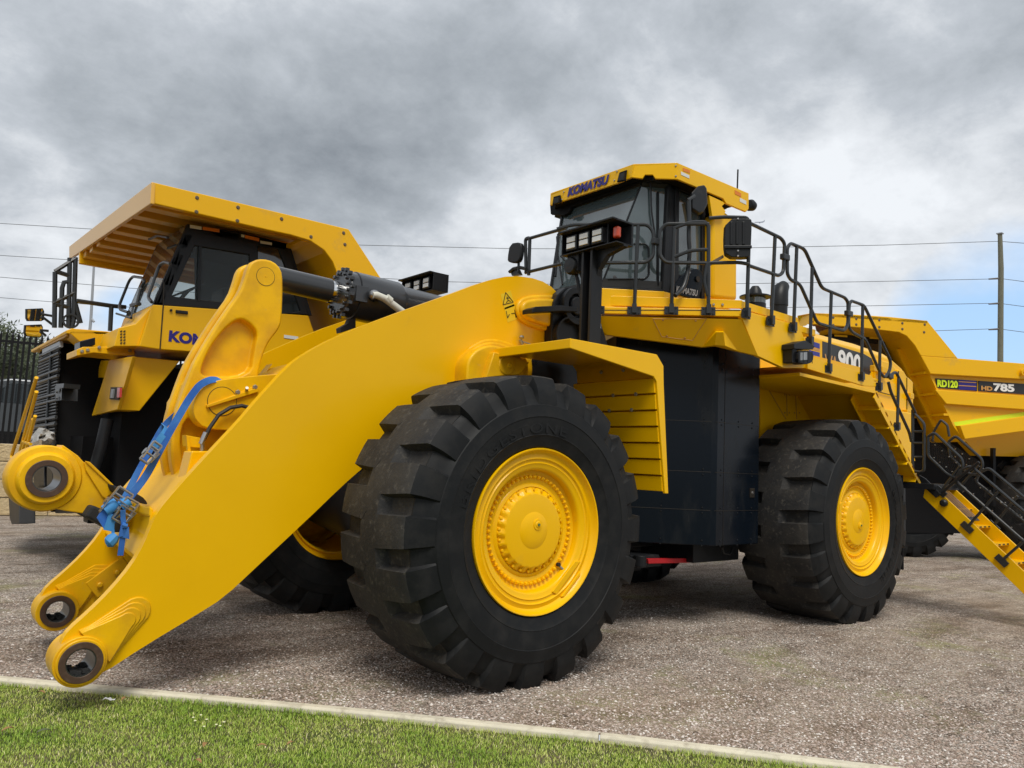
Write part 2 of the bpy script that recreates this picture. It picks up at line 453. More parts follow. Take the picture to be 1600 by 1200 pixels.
def hub_mb():
    m = MB(); n = 48; ax = Y
    # raised notched drum
    vs = []; prof = [(.352, .185), (.345, .150), (.318, .125), (.300, .112), (.285, .108), (.12, .104), (.0, .104)]
    for i in range(96):
        a = 2*math.pi*i/96; notch = 1 if (i % 4) < 2 else 0
        for q, (r, h) in enumerate(prof):
            if notch and q in (1, 2): h += .032; r -= .004
            vs.append((r*math.cos(a), h*.68, r*math.sin(a)))
    K = len(prof); fs = []
    for i in range(96):
        j = (i+1) % 96
        for q in range(K-1): fs.append((i*K+q, j*K+q, j*K+q+1, i*K+q+1))
    m.add(vs, fs)
    # shallow off-centre dish with a plug
    m.rev((0, 0, 0), ax, [(.150, .0705), (.130, .062), (.07, .054), (0, .052)], 36)
    m.rev((.02, 0, .05), ax, [(.05, .070), (.044, .046), (0, .044)], 28)
    return m
def side_lettering(w):
    cu = bpy.data.curves.new('lettering', 'FONT'); cu.body = 'BRIDGESTONE'; cu.size = 1; cu.offset = .012; cu.space_character = 1.15; cu.resolution_u = 3; cu.extrude = .02; cu.bevel_depth = 0
    to = bpy.data.objects.new('lettering', cu); COL.objects.link(to); dg = bpy.context.evaluated_depsgraph_get(); dg.update()
    me = bpy.data.meshes.new_from_object(to.evaluated_get(dg)); bpy.data.objects.remove(to)
    co = np.array([v.co[:] for v in me.vertices]); x0, x1 = co[:, 0].min(), co[:, 0].max(); y0, y1 = co[:, 1].min(), co[:, 1].max()
    for v, c in zip(me.vertices, co):
        a = rad(172)-(c[0]-x0)/(x1-x0)*rad(92); r = .80+(c[1]-y0)/(y1-y0)*.085
        v.co = (r*math.cos(a), -.0395-(c[2] > 0)*.0018, r*math.sin(a))
    me.materials.clear(); me.materials.append(MATS['rubber']); me.name = 'lettering'
    o = bpy.data.objects.new('lettering', me); COL.objects.link(o); o.parent = w
def build_wheel(loc, name='wheel'):
    w = rim_mb().build(name, 'yellow_paint', None, smooth=38)
    w.parent = LD; w.location = Vector(loc)-Vector(LD.location)
    t = bpy.data.objects.new('tyre', TY); COL.objects.link(t); t.parent = w
    b = MB(); h2 = MB()
    for i in range(58):
        a = 2*math.pi*i/58; b.rev((.437*math.cos(a), .126, .437*math.sin(a)), -Y, [(.0165, -.01), (.0165, .018), (.012, .024), (.0065, .024), (.006, .034)], 6)
    for i in range(24):
        a = 2*math.pi*(i+.25)/24; h2.rev((.335*math.cos(a), .121, .335*math.sin(a)), -Y, [(.014, -.01), (.014, .02), (.01, .024)], 6)
    hm = hub_mb(); hm.add(h2.v, h2.f); h = hm.build('hub', 'yellow_paint', None, smooth=40); h.parent = w
    b.ring((0, .124, 0), Y, .456, .418, 0, .01, 58)
    bo = b.build('bolt_ring', 'yellow_paint', None, smooth=30); bo.parent = w
    side_lettering(w)
    v = MB(); v.use('bolt_grey').tube([(.36, .11, -.27), (.40, .09, -.30), (.43, .07, -.315)], .011, 8); v.use('ink_black').rev((.345, .115, -.262), -Y, [(.018, 0), (.018, .03)], 10)
    v.use('yellow_paint')
    c, s_ = math.cos(-.72), math.sin(-.72); e = Vector((c, 0, s_)); q = Vector((-s_, 0, c))
    v.prism([e*.50+q*-.20+Y*.03, e*.50+q*.15+Y*.03, e*.545+q*.19+Y*.03, e*.555+q*-.18+Y*.03], Y*.03)
    v.prism([e*.60+q*-.16+Y*.02, e*.60+q*.13+Y*.02, e*.625+q*.11+Y*.02, e*.625+q*-.14+Y*.02], Y*.04)
    vo = v.build('valve_guard', None, None, bevel=.004); vo.parent = w
    p = MB(); p.rev((.02, .052, .05), -Y, [(.030, -.02), (.030, .006), (.022, .012)], 16)
    p.use('sticker_green').rev((.02, .040, .05), -Y, [(.012, 0), (.012, .008)], 6)
    p.mats = ['yellow_paint', 'sticker_green']; p.m = [0 if i < len(p.f)-8 else 1 for i in range(len(p.f))]
    po = p.build('drain_plug', None, None); po.parent = w
    return w
def copy_wheel(w, loc, rz, ry):
    c = copy_tree(w, LD); c.location = Vector(loc)-Vector(LD.location); c.rotation_euler = (0, ry, rz); return c
w_fn = build_wheel((0, 0, RZ)); w_fn.rotation_euler = (0, .10, 0)
copy_wheel(w_fn, (5.45, 0, RZ), 0, 2.5)
copy_wheel(w_fn, (0, 4.5, RZ), math.pi, .3)
copy_wheel(w_fn, (5.45, 4.5, RZ), math.pi, .9)

# ---- boom (two plates)
YB = 1.25
BO = [(160,1053),(225,1010),(305,962),(350,934),(406,881),(477,815),(534,760),(560,737),(640,668),(720,632),(800,600),(866,545),(886,480),(868,452),(842,436),(800,430),(758,439),(700,461),(637,483),(575,506),(525,526),(475,553),(450,572),(400,627),(375,657),(325,710),(275,765),(246,800),(237,820),(225,850),(207,882),(175,921),(140,956),(107,985),(96,1002),(91,1022),(97,1050),(122,1066)]
bo3 = L(smoothpoly(BO, 1), 1, YB)
m = MB(); m.prism(bo3, Y*.085)
boom = m.build('boom', 'yellow_paint', LD, bevel=.007)
m = MB(); m.prism([mirY(p) for p in bo3], -Y*.085)
boomf = m.build('boom', 'yellow_paint', LD, bevel=.007)
# pin bosses with stepped pads
PB = U(127, 1036, 1, 1.165)
def dirpt(a, b, y): return (U(*b, 1, y)-U(*a, 1, y))
pd = (U(206, 962, 1, YB)-U(127, 1030, 1, YB)); pl = pd.length; pd.normalize(); pn = Vector((-pd.z, 0, pd.x))
def boss(mir=False):
    f = (lambda p: mirY(p)) if mir else (lambda p: Vector(p))
    fy = -1 if mir else 1
    m = MB()
    c = Vector((PB.x, 0, PB.z))
    m.ring(f(c+Y*1.19), Y*fy, .168, .110, 0, .26, 56)
    m.ring(f(c+Y*1.175), Y*fy, .152, .128, 0, .10, 56)
    # stepped, tapering pads towards the plate
    for k, (w0, w1, ln, y0) in enumerate(((.168, .100, .44, 1.238), (.162, .085, .415, 1.228), (.156, .070, .39, 1.218), (.150, .056, .365, 1.208))):
        pts = [c+pn*w0*.98, c+pn*w0*.84+pd*.18, c+pn*w1+pd*ln]
        for a in range(1, 9):
            t = a/9*math.pi; pts.append(c+pd*(ln+w1*1.1*math.sin(t))+pn*w1*math.cos(t))
        pts += [c-pn*w1+pd*ln, c-pn*w0*.84+pd*.18, c-pn*w0*.98]
        # leave out the bore
        pts = [p+pd*.118 if i in (0, len(pts)-1) else p for i, p in enumerate(pts)]
        m.prism([f(p+Y*y0) for p in pts], Y*fy*.03)
    bb = m.build('pin_boss', 'cast_yellow', boomf if mir else boom, bevel=.006, smooth=35)
    q = MB(); q.ring(f(c+Y*1.165), Y*fy, .136, .093, 0, .30, 56)
    q.build('bushing', 'bushing_brown', boomf if mir else boom, smooth=35, bevel=.003)
    q = MB(); q.ring(f(c+Y*1.172), Y*fy, .0925, .087, 0, .29, 56)
    random.seed(4)
    q.use('rubber_mat')
    for i in range(26):
        a = -math.pi/2+random.uniform(-.8, .8); q.box(f(c+Vector((.076*math.cos(a), 1.2+random.uniform(0, .2), .076*math.sin(a)))), (.035, .03, .02))
    q.mats = ['bore_steel', 'rubber_mat']; q.m = [0]*(56*4)+[1]*(len(q.f)-56*4)
    q.build('bore_sleeve', None, boomf if mir else boom, smooth=35)
boss(False); boss(True)
for bo_, y_ in ((boom, 1.0), (boomf, 2*CYL-1.6)):
    cm_ = MB(); cm_.rev(Vector((PB.x, y_, PB.z)), Y, [(.15, 0), (.15, .7)], 48); carve(bo_, cm_)
# bolt-on wear guard on the inner face of the far plate
m = MB(); yi = 2*CYL-YB-.085
c0, c1 = U(112, 925, 1, yi-.04), U(216, 850, 1, yi-.04)
dd = (c1-c0).normalized(); nn_ = Vector((-dd.z, 0, dd.x))
ln = (c1-c0).length
m.prism([c0-nn_*.09, c0+nn_*.09, c0+nn_*.09+dd*ln*.55, c0-nn_*.09+dd*ln*.55], Y*.06)
m.prism([c0-nn_*.07+dd*ln*.555, c0+nn_*.08+dd*ln*.555, c0+nn_*.08+dd*ln*1.5, c0-nn_*.06+dd*ln*1.5], Y*.05)
for t in (.12, .38, .85, 1.15): bolt(m, c0+dd*ln*t, -Y, .028, .03)
m.build('wear_guard', 'cast_yellow', boomf, bevel=.006)
# inner web pads on the far plate, near the boss
m = MB(); cf = mirY(Vector((PB.x, 1.19, PB.z)))
for k in range(4):
    w0, w1, ln2 = .185-.012*k, .09-.014*k, .46-.03*k
    pts = [cf+pn*w0*.9+pd*.118, cf+pn*w0*.75+pd*.2, cf+pn*w1+pd*ln2, cf+pd*(ln2+w1), cf-pn*w1+pd*ln2, cf-pn*w0*.75+pd*.2, cf-pn*w0*.9+pd*.118]
    m.prism([Vector((p.x, yi-.008-.009*k, p.z)) for p in pts], Y*.03)
m.build('inner_pad', 'cast_yellow', boomf, bevel=.004)
# rear bulges of the boom plate (pivot boss, lift cylinder boss)
m = MB()
bc = U(838, 492, 1, YB-.12); bc2 = U(880, 500, 1, YB-.12)
hull = smoothpoly([(816,474),(830,466),(872,466),(900,474),(900,514),(868,512),(832,502),(816,490)], 2)
m.prism(L(hull, 1, YB-.10), Y*.13)
hull = smoothpoly([(809,470),(828,460),(880,460),(905,470),(905,524),(868,520),(826,509),(808,492)], 2)
m.prism(L(hull, 1, YB-.05), Y*.06)
m.build('pivot_boss', 'cast_yellow', boom, bevel=.03, smooth=40, seg=4)
m = MB()
for k, (sx, yy) in enumerate(((1.0, YB-.02), (.90, YB-.10), (.80, YB-.20))):
    pts = [(768+(x-768)*sx, 580+(y-580)*sx) for x, y in [(720,585),(722,560),(735,541),(756,530),(776,529),(800,536),(835,556),(830,610),(720,620)]]
    m.prism(L(smoothpoly(pts, 2), 1, yy), Y*(YB+.02-yy))
m.build('cylinder_boss', 'cast_yellow', boom, bevel=.022, smooth=40, seg=3)
m = MB(); m.prism(L([(772,550),(790,553),(828,566),(812,585),(760,590)], 1, .98), Y*.25); m.rev(U(793, 570, 1, .97), Y, [(.10, 0), (.10, .06)], 28)
m.rev(U(798, 571, 1, .95), Y, [(.03, 0), (.03, .06)], 10)
m.build('pin_cap', 'cast_yellow', boom, bevel=.01, smooth=35)
m = MB(); m.use('bolt_grey').cyl(U(813, 531, 1, 1.2), U(816, 538, 1, 1.2), .018, 8); m.rev(U(815, 529, 1, 1.2), Z, [(.02, 0), (.028, .012), (.02, .03)], 10); m.tube([U(817,534,1,1.18), U(824,536,1,1.15), U(832,539,1,1.1)], .006, 6)
m.build('grease_nipple', None, boom)
# cross tube between the plates
yn, yf = YB+.085, 2*CYL-YB-.085
ct = U(300, 745, 1, yn)
def latbox(pts, y0, y1, name, mt, par, **k):
    m = MB(); m.prism(L(pts, 1, y0), Y*(y1-y0)); return m.build(name, mt, par, **k)
latbox([(243,806),(262,792),(335,712),(372,720),(345,800),(300,850),(262,852)], yn, yf, 'cross_tube', 'yellow_paint', LD, bevel=.03, smooth=40)
m = MB(); m.prism(L([(236,796),(244,806),(236,842),(222,884),(216,872),(230,838)], 1, yn), Y*(yf-yn)); m.build('cross_plate', 'yellow_paint', LD, bevel=.008)
# raised strip on the cross plate seen beside the strap
m = MB(); m.prism(L([(234,792),(240,796),(240,812),(233,806)], 1, yn+.002), Y*.75); m.build('cross_lip', 'yellow_paint', LD, bevel=.01)

# ---- warning stickers on the boom
def quad_on(mb, pts, ax, v, th=.0015, out=-1):
    mb.prism(L(pts, ax, v), Vector([1 if i == ax else 0 for i in range(3)])*th*out)
m = MB(); quad_on(m, [(782,460),(798,454),(804,478),(788,484)], 1, YB-.001); quad_on(m, [(788,481),(804,475),(810,498),(793,504)], 1, YB-.001)
stk = m.build('warning_sticker', 'sticker_yellow', boom)
m = MB(); yk = YB-.004
def ln3(mb, a, b, r=.004, ax=1, v=yk): mb.tube([U(*a, ax, v), U(*b, ax, v)], r, 4)
for a, b in (((790,457),(786,476)), ((790,457),(802,472)), ((786,476),(802,472)), ((792,463),(794,469)), ((794,469),(791,473)), ((794,469),(798,471)), ((791,466),(797,465)), ((791,486),(793,497)), ((793,497),(796,491)), ((799,490),(806,489)), ((804,484),(806,496)), ((806,484),(807,496))): ln3(m, a, b)
m.build('sticker_print', 'ink_black', boom)

# ---- bell crank (two cheeks joined below), pin, tilt link and brackets
YC0, YC1 = 2.06, 2.44
cheek = [(412,404),(428,408),(440,420),(443,440),(441,500),(436,515),(422,532),(414,548),(408,566),(404,585),(402,620),(396,680),(372,730),(345,790),(300,800),(277,757),(269,728),(267,700),(269,680),(274,654),(280,632),(290,603),(302,571),(316,545),(338,509),(358,480),(376,455),(384,432),(389,414),(398,406)]
m = MB(); pts = L(smoothpoly(cheek, 1), 1, YC0); m.prism(pts, Y*.115)
bell = m.build('bell_crank', 'cast_yellow', LD, bevel=.028, smooth=50, seg=4)
m = MB(); m.prism([p+Y*(YC1-.115-YC0) for p in pts], Y*.115)
m.build('cheek', 'cast_yellow', bell, bevel=.028, smooth=50, seg=4)
low = [(300,575),(376,470),(432,512),(404,570),(396,680),(345,790),(300,800),(277,757),(268,705),(280,632)]
m = MB(); m.prism([p+Y*.10 for p in L([(296,600),(330,540),(366,492),(428,516),(404,570),(396,680),(345,790),(300,800),(281,757),(274,705),(284,640)], 1, YC0)], Y*(YC1-YC0-.2))
m.build('core', 'cast_yellow', bell, bevel=.01)
pocket = smoothpoly([(374,496),(392,505),(404,521),(398,545),(392,590),(316,590),(314,575),(330,540),(352,512)], 2)
cm = MB(); cm.prism([p-Y*.1 for p in L(pocket, 1, YC0)], Y*.19); carve(bell, cm)
pk2 = smoothpoly([(296,650),(350,650),(372,676),(360,720),(330,770),(298,755),(282,700),(284,668)], 1)
cm = MB(); cm.prism([p-Y*.1 for p in L(pk2, 1, YC0)], Y*.19); carve(bell, cm)
m = MB(); tp = U(415, 432, 1, YC0); m.rev(tp-Y*.003, Y, [(.083, 0), (.083, .003)], 40); m.rev(tp-Y*.008, Y, [(.006, 0), (.006, .006)], 8)
m.rev(tp+Y*.10, Y, [(.10, 0), (.10, .2)], 32)
m.build('lever_pin', 'cast_yellow', bell)
m = MB(); m.ring(tp-Y*.002, Y, .0865, .083, -.001, .003, 48); m.build('pin_seam', 'ink_black', bell)
# support brackets (two ears with rounded ends), carrying the bell crank's middle pin
def bracket(y0, th, name='bracket'):
    ob = [(410,650),(470,560),(452,583),(400,587),(352,592),(330,597),(314,608),(304,624),(302,642),(306,656),(318,668),(345,672),(370,672),(392,680)]
    m = MB(); m.prism(L(smoothpoly(ob, 1, keep=(0,1,2)), 1, y0), Y*th)
    return m.build(name, 'cast_yellow', LD, bevel=.02, smooth=45, seg=3)
brk = bracket(1.86, .16); m = MB(); m.prism([p+Y*(2.50-1.86) for p in L([(410,650),(470,560),(452,583),(400,587),(352,592),(330,597),(314,608),(304,624),(302,642),(306,656),(318,668),(345,672),(392,680)], 1, 1.86)], Y*.16); m.build('bracket', 'cast_yellow', LD, bevel=.02, smooth=45)
m = MB(); pc = U(347, 627, 1, 1.86); m.rev(pc-Y*.003, Y, [(.12, 0), (.12, .003)], 40); m.build('pivot_pin', 'cast_yellow', brk)
m = MB(); m.ring(pc-Y*.002, Y, .124, .1195, -.002, .003, 48); m.build('pin_seam', 'ink_black', brk)
m = MB(); m.prism(L([(323,633),(324,637),(404,612),(404,607),(398,607)], 1, 1.83), Y*.06)
m.prism(L([(340,628),(398,603),(404,608),(326,634)], 1, 1.852), Y*.01)
m.build('lock_bar', 'cast_yellow', brk, bevel=.003)
m = MB(); 
for px, py in ((371,613),(398,605)): bolt(m, U(px, py, 1, 1.85), -Y, .022, .022)
m.cyl(U(385, 611, 1, 1.852), U(386, 606, 1, 1.80), .014, 8)
m.build('lock_bolt', 'bolt_grey', brk)
m = MB(); m.use('hose_rubber').tube([U(*q, 1, 1.80) for q in ((318,688),(328,668),(342,648),(360,637),(378,634),(394,638),(405,650))], .017, 8)
m.use('steel').tube([U(*q, 1, 1.80) for q in ((314,694),(322,676))], [.022, .022], 8); m.tube([U(316,690,1,1.8), U(316,704,1,1.8)], .018, 8)
m.build('grease_hose', None, brk)
m = MB(); m.prism(L([(291,680),(313,684),(314,700),(292,698)], 1, 1.86), Y*.12); m.prism(L([(291,680),(296,681),(302,736),(297,738)], 1, 1.84), Y*.04)
for py in (715, 721, 727, 733): m.rev(U(297, py, 1, 1.84), -Y, [(.012, 0), (.012, .02)], 8)
m.build('sensor_box', 'cast_yellow', brk, bevel=.004)
latbox([(300,705),(372,705),(345,800),(282,780)], YB+.4, 1.86, 'web_plate', 'yellow_paint', LD, bevel=.01)

# tilt link: round eye with rubber sleeve strapped on, arm going back under the bell crank
lc = U(73, 748, 1, 2.05)
arm = [(98,695),(122,712),(131,722),(210,793),(240,812),(228,832),(212,838),(140,804),(100,798),(70,792)]
m = MB(); m.prism(L(arm, 1, 2.12), Y*.26)
link = m.build('tilt_link', 'cast_yellow', LD, bevel=.008)
cm = MB(); cm.rev(Vector((lc.x, 1.8, lc.z)), Y, [(.20, 0), (.20, 1.0)], 64); carve(link, cm)
m = MB(); A_ = Vector((lc.x, 2.05, lc.z))
m.rev(A_, Y, [(.135, 0), (.178, 0), (.190, .012), (.194, .03), (.203, .048), (.242, .055), (.254, .070), (.254, .30), (.242, .312), (.135, .312)], 72, closed=True)
m.build('link_eye', 'cast_yellow', link, smooth=40)
m = MB(); m.ring(Vector((lc.x, 2.035, lc.z)), Y, .142, .098, 0, .34, 56); m.build('bushing', 'bushing_brown', link, smooth=35, bevel=.003)
m = MB(); m.ring(Vector((lc.x, 2.04, lc.z)), Y, .0975, .092, 0, .33, 56); m.build('bore_sleeve', 'bore_steel', link, smooth=35)
m = MB(); m.prism(L([(131,722),(140,724),(180,765),(178,770),(168,776),(180,790),(160,776),(134,735)], 1, 2.10), Y*.06)
m.prism(L([(133,720),(141,722),(182,762),(178,768),(172,758),(136,724)], 1, 2.085), Y*.03)
m.build('link_rib', 'cast_yellow', link, bevel=.006)

# tilt cylinder: rod, gland, barrel
a = U(442, 440, 1, CYL); rod_ax = (Vector((.55, CYL, 3.36))-Vector((-1.5, CYL, 3.43))).normalized()
c0 = Vector((-1.52, CYL, 3.428))
def onax(px):      # point on the cylinder axis seen at column px
    lo, hi = 0.0, 3.0
    for _ in range(40):
        mid = (lo+hi)/2; P = c0+rod_ax*mid; d = P-CAMP
        x = 800+FPX*d.dot(RT)/d.dot(FW)
        if x < px: lo = mid
        else: hi = mid
    return (lo+hi)/2
def AX(px): return c0+rod_ax*onax(px)
m = MB(); m.cyl(AX(425), AX(514), .118, 40); rod = m.build('cylinder_rod', 'cylinder_black', LD, smooth=40)
m = MB(); m.cyl(AX(513), AX(545), .108, 40); m.build('rod_end', 'chrome', rod, smooth=40)
s0, s1 = onax(530), onax(547)
m = MB(); m.rev(c0+rod_ax*s0, rod_ax, [(.13, 0), (.21, .0), (.235, .02), (.235, s1-s0), (.13, s1-s0+.01)], 24)
e1 = rod_ax.cross(Y).normalized()
for i in range(18):
    t = 2*math.pi*i/18; c = c0+rod_ax*(s0-.03)+(Y*math.cos(t)+e1*math.sin(t))*.200
    m.rev(c, rod_ax, [(.020, -.0), (.020, .04)], 6)
for i in range(18):
    t = 2*math.pi*(i+.5)/18; c = c0+rod_ax*(s0+.02)+(Y*math.cos(t)+e1*math.sin(t))*.245
    m.box(c, (.04, .034, .034))
gl = m.build('gland', 'cylinder_black', LD, smooth=30, bevel=.003)
m = MB(); L_ = onax(700)-s1
m.rev(c0+rod_ax*s1, rod_ax, [(.225, 0), (.245, .01), (.245, .50), (.232, .53), (.215, .56), (.205, L_+.5), (.0, L_+.5)], 48)
barrel = m.build('cylinder_barrel', 'cylinder_black', LD, smooth=35)
pg = U(586, 462, 1, 1.98)
m = MB(); m.rev(pg+Y*.06, -Y, [(.06, 0), (.06, .07), (.04, .09)], 14); m.box(pg+Vector((-.13, .05, -.0)), (.13, .05, .16))
m.build('hose_flange', 'cylinder_black', barrel, bevel=.004)
m = MB(); m.use('hose_sleeve').tube([U(*q, 1, 1.93) for q in ((582,461),(588,461),(600,466),(614,476),(628,487),(640,497))], [.034,.036,.036,.036,.038,.038], 10)
m.tube([U(603,465,1,1.93), U(610,471,1,1.93)], .043, 10); m.use('steel').rev(U(583,461,1,1.97), -Y, [(.05, 0), (.05, .03), (.035, .05)], 12)
m.build('hydraulic_hose', None, barrel, smooth=40)
m = MB(); m.prism(L([(548,498),(556,495),(556,512),(533,520),(532,512),(545,505)], 1, CYL-.05), Y*.1); m.build('cylinder_bracket', 'black_paint', barrel, bevel=.003)
def skew_far(o):
    for q in [o]+list(o.children_recursive):
        for v in q.data.vertices: v.co.x += .16*min(1, max(0, (-.5-v.co.x)/1.5))
skew_far(boomf)
for o_ in LD.children:
    if o_.name.startswith('cross'):
        for v in o_.data.vertices:
            if v.co.y > 2.5: v.co.x += .16
# yellow box frame top seen between the boom plates
latbox([(450,580),(470,568),(478,566),(500,560),(480,610),(440,610)], 1.86, 2.64, 'bracket_root', 'cast_yellow', LD, bevel=.02)
m = MB(); m.prism(L([(450,583),(462,571),(480,568),(500,566),(470,600)], 1, 2.66), Y*.1); m.build('rear_lug', 'cast_yellow', LD, bevel=.02, smooth=40)

# ---- front frame, axle, dark tower
def FR(name, mt, parts, bevel=.01):
    m = MB()
    for p in parts: m.bx(*p)
    return m.build(name, mt, LD, bevel=bevel)
FR('front_frame', 'black_deep', [(-.3, 2.3, 1.7, 2.8, .75, 2.3), (.35, 1.7, 1.45, 3.05, 2.3, 3.0)])
m = MB(); m.rev((0, .3, RZ), Y, [(.25, 0), (.30, .3), (.42, 1.4), (.55, 1.95), (.42, 2.5), (.30, 3.6), (.25, 3.9)], 32); m.rev((5.45, .3, RZ), Y, [(.25, 0), (.30, .3), (.42, 1.4), (.55, 1.95), (.42, 2.5), (.30, 3.6), (.25, 3.9)], 32)
m.build('axle', 'black_paint', LD, smooth=30)
FR('rear_frame', 'black_paint', [(2.3, 8.6, 1.5, 3.0, .85, 2.0), (7.4, 8.9, 1.0, 3.5, .9, 1.9)])
FR('front_frame', 'black_paint', [(.9, 2.2, 1.25, 3.2, 1.5, 3.02)])
FR('hitch', 'black_paint', [(1.9, 3.0, 1.9, 2.6, .6, 2.6)])
m = MB(); ty = 1.12
m.prism(L([(863,490),(862,530),(864,560),(960,560),(952,545),(938,500),(930,475),(915,455),(900,447),(884,449),(872,460),(866,472)], 1, ty), Y*.12)
tower = m.build('loader_tower', 'black_paint', LD, bevel=.012)
m = MB(); m.prism([p+Y*2.1 for p in L([(863,490),(864,560),(960,560),(938,500),(915,455),(900,447),(872,460)], 1, ty)], Y*.12); m.build('loader_tower', 'black_paint', LD, bevel=.012)
m = MB(); c = U(903, 478, 1, ty-.07)
m.ring(c, Y, .20, .13, 0, .08, 36); m.rev(c, Y, [(.09, -.01), (.10, 0), (.10, .08)], 24)
c = U(893, 525, 1, ty-.07); m.ring(c, Y, .21, .185, 0, .08, 36)
m.prism(L([(832,482),(838,479),(878,477),(903,480),(903,487),(876,486),(838,488),(832,489)], 1, ty-.16), Y*.16)
m.build('boom_stop', 'black_paint', tower, bevel=.008)
m = MB(); m.prism(L([(929,506),(939,506),(939,513),(929,513)], 1, ty-.02), Y*.01); m.use('sticker_white')
m.build('sticker', None, tower)
m = MB(); m.cyl((.3, YB+.1, 3.25), (1.3, YB+.1, 3.45), .06, 12); m.build('pivot_tube', 'black_paint', tower)

# ---- front fenders
def fender(mir):
    f = (lambda p: mirY(p)) if mir else (lambda p: Vector(p))
    sy = -1 if mir else 1
    zt = 2.87; m = MB()
    A, Bp, Cp, Dp = Vector((.27, 0, zt)), Vector((1.40, 0, zt)), Vector((1.495, 0, zt-.10)), Vector((1.60, 0, 1.56))
    t = .03; w = 1.14
    m.prism([f(p) for p in (A, Bp, Bp-Z*t-X*.01, A-Z*t)], Y*sy*w)
    m.prism([f(p) for p in (Bp, Cp, Cp-X*t, Bp-Z*t-X*.01)], Y*sy*w)
    # front lip
    m.prism([f(p) for p in (A-X*.004, A+X*.03, A+X*.03-Z*.085, A-X*.004-Z*.085)], Y*sy*(w+.0))
    o = m.build('fender', 'yellow_paint', LD, bevel=.006)
    # outer side band: narrow at the front, wide at the corner, tapering down
    m = MB(); yy = -.004
    P = [(.275, zt-.002), (1.40, zt-.002), (1.50, zt-.10), (1.51, 2.60), (1.615, 1.56), (1.565, 1.56), (1.405, 2.61), (1.36, 2.655), (.27, 2.785)]
    m.prism([f((x, yy, z)) for x, z in P], Y*sy*.028)
    m.build('fender_lip', 'yellow_paint', o, bevel=.005)
    # slatted back wall
    m = MB(); n = 7
    for i in range(n):
        z1 = 2.66-(2.66-1.58)*i/n; z0 = 2.66-(2.66-1.58)*(i+1)/n
        x0 = 1.40+.17*(2.66-z1)/1.08
        m.prism([f((x0+.035, .02, z1-.005)), f((x0-.008, .02, z1-.02)), f((x0+.004, .02, z0-.002)), f((x0+.05, .02, z0-.004))], Y*sy*(w-.04))
    m.prism([f((1.425, .03, 2.84)), f((1.60, .03, 1.58)), f((1.63, .03, 1.58)), f((1.455, .03, 2.84))], Y*sy*(w-.05))
    m.build('fender_back', 'yellow_paint', o, bevel=.004)
    m = MB()
    for i, z in ((0, 2.50), (1, 2.35), (2, 2.74)):
        for yy in (.25, .55): bolt(m, f((1.385+.16*(2.66-z), yy+i*.07, z)), -X, .02, .02)
    m.build('fender_bolt', 'bolt_grey', o)
    return o
fender(False); fender(True)

# ---- work lights on posts standing on the fenders
def lights(y0, y1, post_y, xf, z0, z1, base, flip=False):
    m = MB(); lo, hi = min(y0, y1), max(y0, y1)
    # post: bent plate column
    m.prism([(xf+.03, post_y-.075, base), (xf+.03, post_y-.045, base), (xf+.16, post_y-.045, base), (xf+.16, post_y+.045, base), (xf+.03, post_y+.045, base), (xf+.03, post_y+.075, base), (xf+.18, post_y+.075, base), (xf+.18, post_y-.075, base)], Z*(z0-base))
    s = -1 if not flip else 1
    m.prism([(xf+.10, post_y+s*.05, z0-.36), (xf+.10, post_y+s*.09, z0-.20), (xf+.10, post_y+s*.20, z0-.08), (xf+.10, post_y+s*.42, z0-.03), (xf+.10, post_y+s*.42, z0), (xf+.10, post_y+s*.05, z0)], X*.06)
    post = m.build('light_post', 'black_paint', LD, bevel=.003)
    m = MB()
    m.bx(xf-.02, xf+.23, lo, hi, z1, z1+.018)
    m.bx(xf+.0, xf+.23, lo, hi, z0-.012, z0)
    m.bx(xf+.205, xf+.23, lo, hi, z0, z1)
    m.bx(xf+.0, xf+.2, hi-.012, hi, z0, z1); m.bx(xf+.0, xf+.2, lo, lo+.012, z0, z1) if flip else m.bx(xf+.02, xf+.03, lo+.135, lo+.145, z0, z1)
    m.bx(xf-.06, xf+.0, lo-.0, hi, z1+.003, z1+.02)
    hs = m.build('lamp_housing', 'black_paint', post, bevel=.003)
    m = MB(); n = 3; a = lo+(.17 if not flip else .06); b = hi-.05
    for i in range(n):
        yc = a+(b-a)*(i+.5)/n; zc = (z0+z1)/2
        q = MB(); q.bx(xf+.0, xf+.10, yc-.075, yc+.075, zc-.078, zc+.078); q.build('lamp', 'black_paint', hs, bevel=.006)
        for k in (-1, 1): m.bx(xf-.010, xf+.005, yc-.058, yc+.058, zc+k*.032-.026, zc+k*.032+.026)
    m.build('lamp_lens', 'lamp_lens', hs, bevel=.004)
    if not flip:
        m = MB(); m.bx(xf+.04, xf+.10, lo+.03, lo+.10, z0+.05, z1-.035); m.build('turn_signal', 'lens_orange', hs, bevel=.02, seg=3)
    return post
lights(.12, .88, .54, .93, 3.90, 4.10, 2.87)
lights(3.22, 3.98, 3.75, .93, 3.90, 4.10, 2.87, flip=True)
# round work lamp and bracket under the near light bar
m = MB(); c = Vector((1.0, .78, 3.78))
m.rev(c, -X, [(.03, -.12), (.085, -.05), (.09, .02), (.075, .05), (.0, .055)], 20); m.bx(.98, 1.08, .68, .84, 3.72, 3.91)
m.tube([(1.05, .78, 3.72), (1.08, .72, 3.45), (1.10, .66, 3.25)], .02, 6); m.tube([(1.03, .70, 3.70), (1.1, .62, 3.45), (1.2, .55, 3.30)], .012, 6)
m.build('camera_bracket', 'black_paint', LD, smooth=35)
